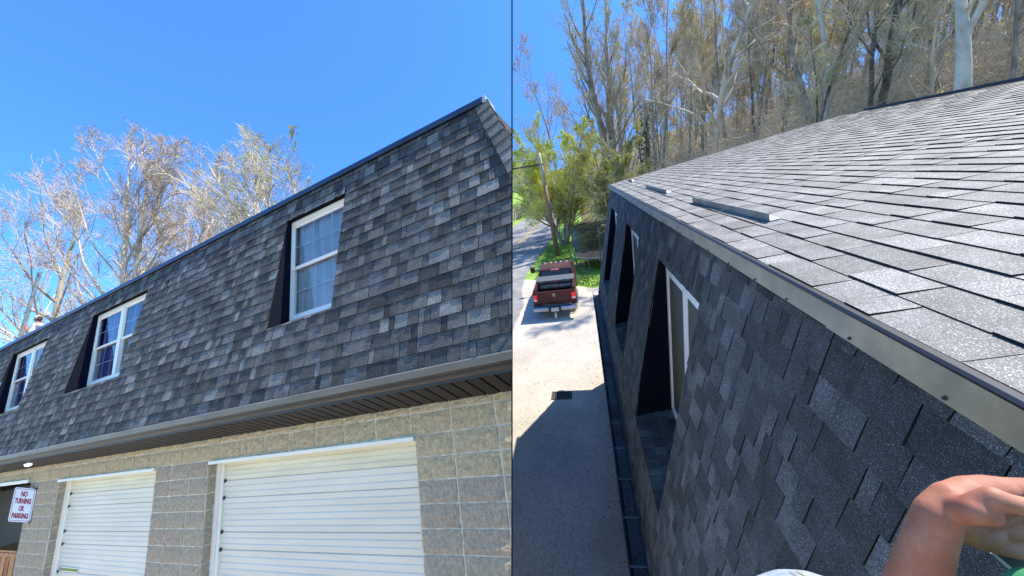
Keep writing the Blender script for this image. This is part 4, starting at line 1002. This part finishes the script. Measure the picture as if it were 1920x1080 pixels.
# toolbox across the bed behind the cab
MBx().box(T_(-.80, 1.42, 1.02), T_(.80, 1.92, 1.40)).build('toolbox', 'truck_black', tk, bevel=.01)
tb = MBx().hexa([T_(-.94, 1.34, 1.40), T_(.94, 1.34, 1.40), T_(.94, 1.98, 1.40), T_(-.94, 1.98, 1.40), T_(-.94, 1.36, 1.52), T_(.94, 1.36, 1.52), T_(.94, 1.98, 1.60), T_(-.94, 1.98, 1.60)]).build('toolbox_lid', 'truck_trim', tk, bevel=.012)
MBx().box(T_(-.09, 1.335, 1.44), T_(.09, 1.345, 1.48)).build('toolbox_label', 'label_red', tb)
for s in (-1, 1): MBx().box(T_(s * .65 - .05, 1.333, 1.42), T_(s * .65 + .05, 1.345, 1.49)).build('latch', 'chrome', tb)
MBx().box(T_(-.78, 1.36, 1.12), T_(.78, 1.42, 1.30)).build('drawer_front', 'bed_scuffed', tk, bevel=.006)
MBx().tube([T_(-.72, .35, .80), T_(-.42, .30, .82)], [.05, .05], 8).build('rolled_cloth', 'lens_clear', tk)
for s in (1,):
    q = MBx()
    for k in range(6): q.box(T_(.80, .5 + k * .2, 1.05), T_(.845, .62 + k * .2, 1.2))
    q.build('stake_holes', 'bud_pink', tk)
# cab
cb = MBx(); hexs(cb, -.98, .98, 2.1, 4.55, .62, 1.32, .03); hexs(cb, -.97, .97, 4.55, 6.0, .62, 1.22, .06, 0, .12)
cbo = cb.build('cab_body', 'truck_red', tk, bevel=.02)
cg = MBx(); hexs(cg, -.93, .93, 2.12, 4.5, 1.32, 1.86, .15, .16, .75); cg.build('cab_glass', 'truck_black', tk, bevel=.01)
q = MBx()
for s in (-1, 1):
    for (ya_, yb2, yc, yd) in ((2.12, 2.26, 2.28, 2.42), (4.36, 4.5, 3.62, 3.76), (3.25, 3.37, 3.25, 3.37)):
        q.hexa([T_(s * .955, ya_, 1.31), T_(s * .935, ya_, 1.31), T_(s * .935, yb2, 1.31), T_(s * .955, yb2, 1.31), T_(s * .80, yc, 1.86), T_(s * .77, yc, 1.86), T_(s * .77, yd, 1.86), T_(s * .80, yd, 1.86)])
q.hexa([T_(-.94, 2.11, 1.31), T_(-.80, 2.11, 1.31), T_(-.80, 2.16, 1.31), T_(-.94, 2.16, 1.31), T_(-.80, 2.26, 1.86), T_(-.70, 2.26, 1.86), T_(-.70, 2.31, 1.86), T_(-.80, 2.31, 1.86)])
q.hexa([T_(.80, 2.11, 1.31), T_(.94, 2.11, 1.31), T_(.94, 2.16, 1.31), T_(.80, 2.16, 1.31), T_(.70, 2.26, 1.86), T_(.80, 2.26, 1.86), T_(.80, 2.31, 1.86), T_(.70, 2.31, 1.86)])
q.hexa([T_(-.72, 2.235, 1.80), T_(.72, 2.235, 1.80), T_(.72, 2.29, 1.80), T_(-.72, 2.29, 1.80), T_(-.72, 2.255, 1.865), T_(.72, 2.255, 1.865), T_(.72, 2.31, 1.865), T_(-.72, 2.31, 1.865)])
q.build('pillar', 'truck_red', tk)
rf = MBx(); hexs(rf, -.80, .80, 2.24, 3.78, 1.855, 1.93, .06, .08, .12); rf.build('cab_roof', 'truck_roof', tk, bevel=.02)
for k in range(8):
    f0 = k / 8; z0 = 1.36 + .42 * f0; y0_ = 2.115 + .125 * f0
    MBx().hexa([T_(-.74 + .04 * f0, y0_ - .035, z0), T_(.74 - .04 * f0, y0_ - .035, z0), T_(.74 - .04 * f0, y0_ + .01, z0 + .03), T_(-.74 + .04 * f0, y0_ + .01, z0 + .03),
                T_(-.74 + .04 * f0, y0_ - .03, z0 + .012), T_(.74 - .04 * f0, y0_ - .03, z0 + .012), T_(.74 - .04 * f0, y0_ + .01, z0 + .042), T_(-.74 + .04 * f0, y0_ + .01, z0 + .042)]).build('louvre', 'truck_trim', tk)
MBx().box(T_(-.22, 2.225, 1.815), T_(.22, 2.24, 1.85)).build('brake_light', 'tail_red', tk)
MBx().box(T_(-.20, 2.22, 1.852), T_(.20, 2.24, 1.868)).build('cargo_light', 'lens_clear', tk)
for k in (-.58, -.26, 0, .26, .58): MBx().lathe([(.045, 0), (.04, .03), (.015, .05)], 8, T_(k, 3.45, 1.928)).build('marker_light', 'lens_clear', tk)
for s in (-1, 1):
    MBx().tube([T_(s * .96, 3.95, 1.38), T_(s * 1.28, 3.88, 1.42)], .025, 6).tube([T_(s * .96, 3.95, 1.46), T_(s * 1.28, 3.88, 1.46)], .02, 6).build('mirror_arm', 'truck_black', tk)
    MBx().box(T_(s * 1.38 - .12, 3.82, 1.33), T_(s * 1.38 + .12, 3.95, 1.64)).build('mirror', 'truck_black', tk, bevel=.02)
MBx().tube([T_(-.88, 4.9, 1.2), T_(-.9, 4.85, 2.1)], .008, 4).build('aerial', 'truck_black', tk)

#@@YARD
# ---- utility pole
pb, pt = at_z(1046, 479, GB), None
yp = pb.y; pt = at_y(1010, 287, yp - .2, B)
up_ = thing('utility_pole', 'leaning brown wooden utility pole with two crossarms beside the road', 'pole', pb, B)
MBx().tube([pb + Vector((0, 0, -.3)), pb.lerp(pt, .35), pb.lerp(pt, .7)], [.19, .17, .15], 12).build('lower_pole', 'pole_wood', up_, smooth=True)
MBx().tube([pb.lerp(pt, .7), pt], [.15, .13], 12).build('upper_pole', 'pole_top', up_, smooth=True)
for (p0_, p1_, m_, r_) in (((961, 304), (1012, 297), 'pole_top', .055), ((961, 317), (1016, 308), 'truck_black', .06)):
    a, b2 = at_y(*p0_, yp - .25, B), at_y(*p1_, yp - .25, B); MBx().tube([a + (a - b2) * .2, b2 + (b2 - a) * .05], r_, 6).build('crossarm', m_, up_)
# ---- trampoline
tr0 = Vector((.95, 25.2, GB)); tp = thing('trampoline', 'round trampoline with black safety net and lime trim on the grass', 'trampoline', tr0, B)
def circ(r, z, a): return tr0 + Vector((r * math.cos(a), r * math.sin(a), z))
MBx().tube([circ(1.75, .85, 2 * math.pi * k / 32) for k in range(33)], .03, 6).build('frame_ring', 'galvanised', tp)
MBx().lathe([(1.0, .86), (1.5, .86)], 32, tr0).build('mat', 'truck_black', tp)
q = MBx().lathe([(1.5, .87), (1.78, .89), (1.78, .82)], 32, tr0); q.f.pop(); q.m.pop(); q.build('spring_pad', 'truck_trim', tp)
q = MBx()
for k in range(4): q.tube([circ(1.79, .87, math.pi * (.85 + k * .09)), circ(1.79, .89, math.pi * (.93 + k * .09))], .04, 5)
q.build('lime_edging', 'lime_pad', tp)
for k in range(6):
    a = 2 * math.pi * k / 6 + .52
    MBx().tube([circ(1.8, 0, a), circ(1.8, .85, a), circ(1.95, 1.5, a), circ(1.9, 2.5, a), circ(1.7, 2.85, a)], .03, 6).build('net_post', 'truck_trim', tp)
    MBx().tube([circ(1.8, .85, a + .3), circ(1.8, .02, a + .3), circ(1.8, .02, a + .6), circ(1.8, .85, a + .6)], .025, 6).build('leg', 'galvanised', tp)
q = MBx()
for k in range(24):
    a0, a1 = 2 * math.pi * k / 24, 2 * math.pi * (k + 1) / 24; q.quad(circ(1.62, .9, a0), circ(1.62, .9, a1), circ(1.62, 2.75, a1), circ(1.62, 2.75, a0))
q.build('safety_net', 'net', tp)
# ---- far white house
h0 = Vector((-15.5, 118, 0)); hh = thing('white_house', 'small distant white house up the grassy slope at the left', 'house', h0 + Vector((0, 0, GB + hz(-15.5, 118))), B)
z0 = GB + hz(-15.5, 118)
MBx().box((-23, 116, z0 - 2), (-9.5, 123, z0 + 3.6)).build('wall', 'far_white', hh)
MBx().prism([(115.4, z0 + 3.55), (119.5, z0 + 5.6), (123.6, z0 + 3.55)], -23.5, -9, 'x').build('roof', 'far_roof', hh)
for k in range(4): MBx().box((-21.5 + k * 3, 115.95, z0 + 1.2), (-20.3 + k * 3, 115.99, z0 + 2.6)).build('window', 'truck_black', hh)

#@@FOREST
def colx(px, y, py=250): return at_y(px, py, y, B).x
def treeB(px, y, top_py, py_top_x=None):
    x = colx(px, y); z = GB - .1 + hz(x, y); tz = at_y(px, top_py, y, B).z
    return (x, y, z), tz - z
GREY = ('bark_grey', 'bark_grey', 'bark_twig', 'bud_pink')
# individual trees one can single out
b, H = treeB(1072, 33, 262); b = (-1.35, 33, GB)
make_tree('leafing_tree', 'bushy many-stemmed tree in bright yellow-green leaf beside the road', 'tree', (-1.7, 34, GB), B, ('bark_grey', 'bark_grey', 'bark_twig', 'leaf_lime'), seed=7, H=10.2, r0=.20, fork=.12, nb=14, spread=1.15, n2=8, n3=7, n4=3, twig=.012, leaf=2, leaf_sz=.06, multi=9, t_ang=.52, up=.22, len1=.44)
make_tree('leafing_tree', 'smaller yellow-green leafing tree left of the utility pole', 'tree', (-8.6, 68, GB), B, ('bark_grey', 'bark_grey', 'bark_twig', 'leaf_lime'), seed=6, H=15, r0=.22, fork=.15, nb=13, spread=.95, n2=7, n3=6, n4=3, twig=.016, leaf=1, leaf_sz=.10, multi=4, up=.3, len1=.42)
make_tree('leafing_shrub', 'dense pale olive leafing shrub between the bushy tree and the roof', 'shrub', (2.9, 31, GB + .2), B, ('bark_grey', 'bark_grey', 'bark_twig', 'leaf_olive'), seed=9, H=8.5, r0=.14, fork=.1, nb=12, spread=1.0, n2=7, n3=7, n4=3, twig=.011, leaf=1, leaf_sz=.07, multi=7, up=.3, len1=.42)
b, H = treeB(1150, 46, -60)
make_tree('tall_forked_tree', 'tall grey forked tree with pale green buds, left against the sky', 'tree', b, B, ('bark_grey', 'bark_grey', 'bark_twig', 'bud_lime'), seed=12, H=H, r0=.55, fork=.26, nb=15, spread=.75, n2=8, n3=7, n4=3, twig=.012, leaf=.7, leaf_sz=.07, multi=3, t_ang=.13, up=.5, len1=.36)
b, H = treeB(1352, 34, -90)
make_tree('white_barked_tree', 'tall tree with twisting white limbs against the sky', 'tree', b, B, ('bark_pale', 'bark_pale', 'bark_tan', 'bud_pink'), seed=19, H=H, r0=.36, fork=.30, nb=15, spread=1.2, n2=8, n3=6, n4=3, twig=.014, leaf=0, wig=.24, up=.3, len1=.52, lean=-.10)
b, H = treeB(1055, 52, 60)
make_tree('reddish_budding_tree', 'slender tree with reddish buds at the upper left of the wooded side', 'tree', b, B, GREY, seed=23, H=H, r0=.22, fork=.3, nb=14, spread=.9, n2=7, n3=6, n4=3, twig=.011, leaf=1, leaf_sz=.07, multi=2, t_ang=.2, up=.4, len1=.36, lean=-.12)
b, H = treeB(1838, 17, -200)
make_tree('large_pale_trunk', 'thick pale grey trunk right behind the roof ridge, second from the right edge', 'tree', b, B, ('bark_pale', 'bark_pale', 'bark_grey', 'bud_lime'), seed=27, H=14, r0=.40, fork=.62, nb=11, spread=1.0, n2=7, n3=5, n4=2, twig=.01, leaf=.3, leaf_sz=.06, wig=.1, up=.3, len1=.5)
b, H = treeB(1912, 19, -250)
make_tree('large_dark_trunk', 'thick dark trunk cut by the right edge of the view', 'tree', b, B, ('bark_grey', 'bark_grey', 'bark_twig', 'bud_lime'), seed=28, H=17, r0=.36, fork=.5, nb=10, spread=1.0, n2=7, n3=5, n4=2, twig=.01, leaf=.3, leaf_sz=.06, lean=.05, len1=.4)
b, H = treeB(1655, 26, -250)
make_tree('dark_forked_trunk', 'dark forked trunk behind the ridge, right of centre', 'tree', b, B, ('bark_dark', 'bark_dark', 'bark_twig', 'bud_lime'), seed=29, H=20, r0=.25, fork=.28, nb=12, spread=1.0, n2=7, n3=6, n4=2, twig=.012, leaf=.3, leaf_sz=.07, multi=2, t_ang=.1, wig=.16, up=.3, len1=.42)
b, H = treeB(1540, 30, -200)
make_tree('leaning_trunk', 'dark trunk leaning left, above the left end of the ridge vent', 'tree', b, B, ('bark_grey', 'bark_grey', 'bark_twig', 'bud_lime'), seed=30, H=21, r0=.24, fork=.3, nb=12, spread=1.0, n2=7, n3=6, n4=2, twig=.012, leaf=.3, leaf_sz=.07, lean=-.14, wig=.14, len1=.4)
# the wood on the hillside: six kinds, each then copied
kinds = []
gname = 'bare trees of the wooded hillside'
defs = [dict(seed=41, H=20, r0=.15, fork=.35, nb=13, spread=.8, n2=7, n3=7, n4=3, twig=.021, leaf=.3, leaf_sz=.08, up=.5, len1=.30),
        dict(seed=42, H=22, r0=.17, fork=.42, nb=13, spread=.9, n2=7, n3=7, n4=3, twig=.021, leaf=.4, leaf_sz=.09, up=.45, len1=.32, lean=.05),
        dict(seed=43, H=18, r0=.12, fork=.30, nb=13, spread=.8, n2=6, n3=7, n4=3, twig=.019, leaf=.3, leaf_sz=.08, up=.5, len1=.30, multi=2, t_ang=.12),
        dict(seed=44, H=24, r0=.18, fork=.5, nb=12, spread=.8, n2=7, n3=7, n4=3, twig=.021, leaf=.3, leaf_sz=.08, up=.5, len1=.28),
        dict(seed=45, H=13, r0=.12, fork=.2, nb=14, spread=1.0, n2=6, n3=7, n4=3, twig=.016, leaf=.35, leaf_sz=.08, up=.4, len1=.40, lean=-.1)]
mk = [('bark_grey', 'bark_grey', 'bark_twig', 'bud_pink'), ('bark_grey', 'bark_twig', 'bark_twig', 'bud_lime'), ('bark_dark', 'bark_grey', 'bark_twig', 'bud_lime'), ('bark_tan', 'bark_grey', 'bark_twig', 'bud_pink'), ('bark_twig', 'bark_twig', 'bark_twig', 'leaf_olive')]
labs = ['grey tree with pinkish buds', 'grey tree with lime buds', 'dark twin-stemmed bare tree', 'tall tan tree', 'small olive tree']
def where(x, y):
    p = to_px((x, y, -2), B)[0]
    z = ['against the sky at the left', 'above the far roof corner', 'left of the white-limbed tree', 'right of the white-limbed tree', 'above the left end of the ridge vent', 'left of the dark forked trunk', 'right of the dark forked trunk', 'beside the thick pale trunk'][sum(p > t for t in (1120, 1225, 1330, 1440, 1560, 1650, 1760))]
    return z + (', near the roof' if y < 38 else ', halfway up' if y < 60 else ', far back')
r = random.Random(5)
spots = []
tries = 0
while len(spots) < 225 and tries < 16000:
    tries += 1
    y = 24 + 80 * r.random() ** .95; px = r.uniform(1195, 1990)
    x = colx(px, y)
    if x < 7.5 and y < 40: continue
    if (y < 30 and px < 1500) or (y < 39 and 1200 < px < 1420): continue
    if any((x - a) ** 2 + (y - b_) ** 2 < 5 for a, b_ in spots): continue
    spots.append((x, y))
for px, y in ((985, 95), (1010, 105), (1035, 88), (1060, 96), (1085, 80), (1110, 90), (1130, 70), (1160, 82), (1180, 64), (970, 120), (1048, 120), (1095, 112), (1145, 100), (1210, 75), (1200, 100), (1000, 80), (1022, 118), (1075, 70), (1120, 62), (1135, 115), (1165, 110), (1225, 60), (1240, 85), (1250, 66), (975, 78), (995, 130)):
    spots.append((colx(px, y, 320), y))
for i, (x, y) in enumerate(spots):
    k = i % 5 if i < 5 else r.choices(range(5), (5, 5, 4, 3, 4))[0]
    z = GB - .2 + hz(x, y)
    if i < 5: kinds.append(make_tree('woodland_tree', labs[k] + ' ' + where(x, y), 'tree', (x, y, z), B, mk[k], group=gname, **defs[k]))
    else:
        far_left = i >= 225
        copy_tree(kinds[k], (x, y, z), r.uniform(0, 6.28), r.uniform(.5, .72) if far_left else r.uniform(.72, 1.15), labs[k] + ' ' + where(x, y))
# undergrowth: tangled brush on the wood's floor
def brush(seed, n, m, ht):
    rr = random.Random(seed); q = MBx()
    for _ in range(n):
        p = Vector((rr.gauss(0, 1.1), rr.gauss(0, 1.1), 0)); d = Vector((rr.gauss(0, .5), rr.gauss(0, .5), 1)).normalized(); pts = [p]
        for k in range(4): d = (d + Vector((rr.gauss(0, .25), rr.gauss(0, .25), -.05))).normalized(); p = p + d * ht * rr.uniform(.15, .35); pts.append(p)
        q.tube(pts, [.014, .012, .010, .008, .005], 3, cap=False)
        for k in range(5):
            c = pts[rr.randint(1, 4)]; q.tube([c, c + Vector((rr.gauss(0, .4), rr.gauss(0, .4), rr.gauss(.1, .3)))], [.008, .004], 3, cap=False)
    lv = MBx()
    for _ in range(int(n * 1.6)):
        c = Vector((rr.gauss(0, 1.2), rr.gauss(0, 1.2), abs(rr.gauss(.5, .6)) * ht * .6)); u = Vector((rr.gauss(0, 1), rr.gauss(0, 1), rr.gauss(0, 1))).normalized(); v = u.orthogonal().normalized(); s = rr.uniform(.03, .07)
        lv.add([c - u * s, c - v * s * .6, c + u * s, c + v * s * .6], [(0, 1, 2, 3)])
    return q, lv
bk = []
for s in range(3):
    q, lv = brush(60 + s, 170, 'bark_twig', 1.5 + .5 * s)
    t = thing('bramble', 'tangled bare bramble thicket on the floor of the wood', 'bramble', (0, 0, 0), B, 'brambles on the floor of the wood')
    for nm, qq, m in (('stems', q, 'bark_twig'), ('leaves', lv, ('leaf_olive', 'bark_tan', 'bud_lime')[s])):
        o = bpy.data.objects.new(nm, qq.mesh(nm, m)); col.objects.link(o); o.parent = t; o['kind'] = 'stuff'; OFF[o.name] = Vector((0, 0, 0)); SPC[o.name] = B
    bk.append(t)
r = random.Random(9); nb_ = 0
while nb_ < 165:
    y = 24 + 62 * r.random(); px = r.uniform(1150, 1960); x = colx(px, y)
    if x < 6.5 and y < 42: continue
    z = GB + hz(x, y) - .1; sc = r.uniform(1.0, 2.1)
    lb = ['grey-green', 'brown', 'lime-budded'][nb_ % 3] + ' bramble thicket ' + where(x, y)
    if nb_ < 3:
        t = bk[nb_]; t['label'] = lb; t.matrix_world = MB4 @ Matrix.Translation((x, y, z)) @ Matrix.Scale(sc, 4); OFF[t.name] = Vector((x, y, z))
    else: copy_tree(bk[nb_ % 3], (x, y, z), r.uniform(0, 6.28), sc, lb)
    nb_ += 1
# one dark ivy-clad tree in the wood
b, H = treeB(1208, 48, 190)
q = thing('ivy_clad_tree', 'dark green ivy-clad stump among the bare trees', 'tree', b, B)
MBx().tube([Vector(b), Vector(b) + Vector((.3, 0, H * .6)), Vector(b) + Vector((.2, 0, H))], [.3, .22, .1], 8).build('trunk', 'bark_dark', q)
iv = MBx(); rr = random.Random(3)
for _ in range(1500):
    t = rr.random() ** .8; c = Vector(b) + Vector((.25 * t + rr.gauss(0, .55), rr.gauss(0, .55), H * t)); u = Vector((rr.gauss(0, 1), rr.gauss(0, 1), rr.gauss(0, 1))).normalized(); v = u.orthogonal().normalized(); s = rr.uniform(.08, .16)
    iv.add([c - u * s, c - v * s * .6, c + u * s, c + v * s * .6], [(0, 1, 2, 3)])
o = iv.build('ivy', 'ivy', q); o['kind'] = 'stuff'

#@@HAND
# ---- the person whose arm reaches into the view
def hp(px, py, z): return RB @ (Vector((px - 960, py - 540, F)) * (z / F))
ps = thing('person', 'sunlit forearm and hand of a person in green shirt at the roof edge', 'person', hp(1700, 1500, .5), B)
def cp(px, py, z, r): return (hp(px, py, z), r * z / F * .86)
arm = [
 [cp(1500, 1750, .62, 100), cp(1580, 1500, .56, 96), cp(1662, 1290, .50, 84), cp(1702, 1160, .465, 60), cp(1724, 1080, .445, 50), cp(1742, 1015, .435, 44), cp(1760, 965, .43, 41), cp(1785, 938, .43, 38)],
 [cp(1776, 965, .432, 36), cp(1800, 1000, .435, 12)],
 # back of the hand and the knuckle ridge
 [cp(1785, 940, .43, 38), cp(1815, 925, .43, 35), cp(1850, 918, .435, 30), cp(1880, 918, .44, 26)],
 [cp(1800, 950, .43, 34), cp(1845, 945, .44, 32), cp(1885, 945, .45, 24)],
 # index finger reaching right, bent down at its tip
 [cp(1850, 918, .44, 28), cp(1890, 916, .452, 23), cp(1940, 915, .462, 20), cp(1988, 940, .455, 18), cp(1996, 985, .44, 15)],
 # thumb and its mound
 [cp(1800, 955, .415, 30), cp(1832, 958, .395, 29), cp(1858, 968, .39, 21)],
 [cp(1832, 950, .398, 28), cp(1862, 935, .39, 25), cp(1895, 944, .385, 20), cp(1935, 953, .385, 20), cp(1972, 966, .385, 16), cp(1988, 972, .385, 12)],
 # heel of the hand, then middle, ring and little finger curled under
 [cp(1788, 972, .435, 30), cp(1818, 995, .445, 30), cp(1850, 1000, .452, 30)],
 [cp(1830, 965, .445, 32), cp(1880, 960, .458, 27)],
 [cp(1868, 955, .458, 24), cp(1915, 962, .470, 21), cp(1965, 968, .474, 20), cp(2005, 1000, .462, 17)],
 [cp(1855, 985, .456, 24), cp(1905, 996, .470, 21), cp(1955, 1004, .474, 19), cp(1990, 1036, .462, 16)],
 [cp(1835, 1010, .450, 22), cp(1880, 1026, .464, 18), cp(1925, 1036, .468, 17), cp(1955, 1066, .458, 14)],
]
place_mesh('body', body_mesh('body', arm, .0021, 7), 'skin', ps)
hr = random.Random(8); hq = MBx(); bv = [v for v in ps.children[0].data.vertices]
for _ in range(5200):
    v = hr.choice(bv); q_ = to_px(v.co, B)
    if not q_ or q_[1] < 985 or q_[0] > 1800: continue
    p = v.co.copy(); d = (v.normal + (hp(1760, 965, .43) - hp(1724, 1080, .445)).normalized() * hr.uniform(.8, 1.8) + Vector((hr.gauss(0, .3), hr.gauss(0, .3), hr.gauss(0, .3)))).normalized(); L_ = hr.uniform(.002, .005)
    hq.tube([p, p + d * L_], [.00009, .00004], 3, cap=False)
ho = hq.build('arm_hair', 'hair', ps); ho['kind'] = 'stuff'
place_mesh('shirt', body_mesh('shirt', [[cp(1964, 1132, .36, 68), cp(1960, 1260, .38, 130), cp(1900, 1600, .44, 190), cp(1750, 1800, .5, 200)], [cp(1900, 1700, .5, 150), cp(1600, 1720, .6, 118), cp(1540, 1620, .585, 108)]], .006, 5), 'shirt_green', ps)
place_mesh('jeans', body_mesh('jeans', [[cp(1553, 1290, .60, 210), cp(1600, 1500, .62, 200), cp(1750, 1900, .62, 230)]], .008, 4), 'jeans', ps)
st = MBx(); jc, jr = cp(1553, 1290, .60, 210)
for off in (-.018, -.006):
    ax = (RB @ Vector((1, 0, 0))); upv = (RB @ Vector((0, -1, 0))); fw = (RB @ Vector((0, 0, 1)))
    st.tube([jc + ax * off + (upv * math.cos(a) - fw * math.sin(a)) * (jr * 1.0) for a in [x / 10 for x in range(-4, 12)]], .0012, 4)
st.build('stitching', 'stitch', ps)
# tool the hand grips
tl = thing('hand_tool', 'dark tool with tan edge gripped in the hand', 'tool', hp(1890, 1060, .47), B)
a, b2 = hp(1862, 1042, .475), hp(1990, 1150, .46); s1 = hp(1900, 1030, .48) - hp(1862, 1042, .475)
MBx().hexa([a, a + s1 * .16, b2 + s1 * .16, b2, a + hp(0, 0, .01) * 0 + Vector((0, .012, 0)), a + s1 * .16 + Vector((0, .012, 0)), b2 + s1 * .16 + Vector((0, .012, 0)), b2 + Vector((0, .012, 0))]).build('edge', 'tan_strap', tl)
MBx().hexa([a + s1 * .18, a + s1 * 1.6, b2 + s1 * 1.6, b2 + s1 * .18, a + s1 * .18 + Vector((0, .02, 0)), a + s1 * 1.6 + Vector((0, .02, 0)), b2 + s1 * 1.6 + Vector((0, .02, 0)), b2 + s1 * .18 + Vector((0, .02, 0))]).build('blade', 'tool_teal', tl)

# ------------------------------------------------------------------ upright strip added as the dividing line between the two views
def cw(x, y, z): return C @ Vector((x, y, z))
q = MBx(); t = .0058
q.hexa([cw(-t, 4, 3), cw(t, 4, 3), cw(t, 4, 3.02), cw(-t, 4, 3.02), cw(-t, -3, 3), cw(t, -3, 3), cw(t, -3, 3.02), cw(-t, -3, 3.02)])
tag(q.build('divider_post', 'divider', sp=A), 'thin black upright strip added as the dividing line between the two views', 'post')

#@@CLIP
# ------------------------------------------------------------------ each yard ends at the plane of the dividing strip
bpy.context.view_layer.update()
NX = C @ Vector((1, 0, 0))
for o in list(scene.objects):
    if o.type != 'MESH' or o.name.startswith('divider_post') or not o.data.vertices: continue
    root = o
    while root.parent: root = root.parent
    sp = SPC.get(o.name) or SPC.get(root.name)
    sgn = 1 if sp == A else -1
    ds = [sgn * NX.dot(o.matrix_world @ Vector(c)) for c in o.bound_box]
    if max(ds) <= 0: continue
    if min(ds) > 0:
        bpy.data.objects.remove(o); continue
    me = o.data.copy(); o.data = me
    inv = o.matrix_world.inverted(); co = inv @ Vector((0, 0, 0)); no = (o.matrix_world.to_3x3().transposed() @ (NX * sgn)).normalized()
    bm = bmesh.new(); bm.from_mesh(me)
    bmesh.ops.bisect_plane(bm, geom=list(bm.verts) + list(bm.edges) + list(bm.faces), plane_co=co, plane_no=no, clear_outer=True)
    bm.to_mesh(me); bm.free()
    if not me.vertices: bpy.data.objects.remove(o)
# drop any empties that lost all their parts
for o in list(scene.objects):
    if o.type == 'EMPTY' and not o.children: bpy.data.objects.remove(o)
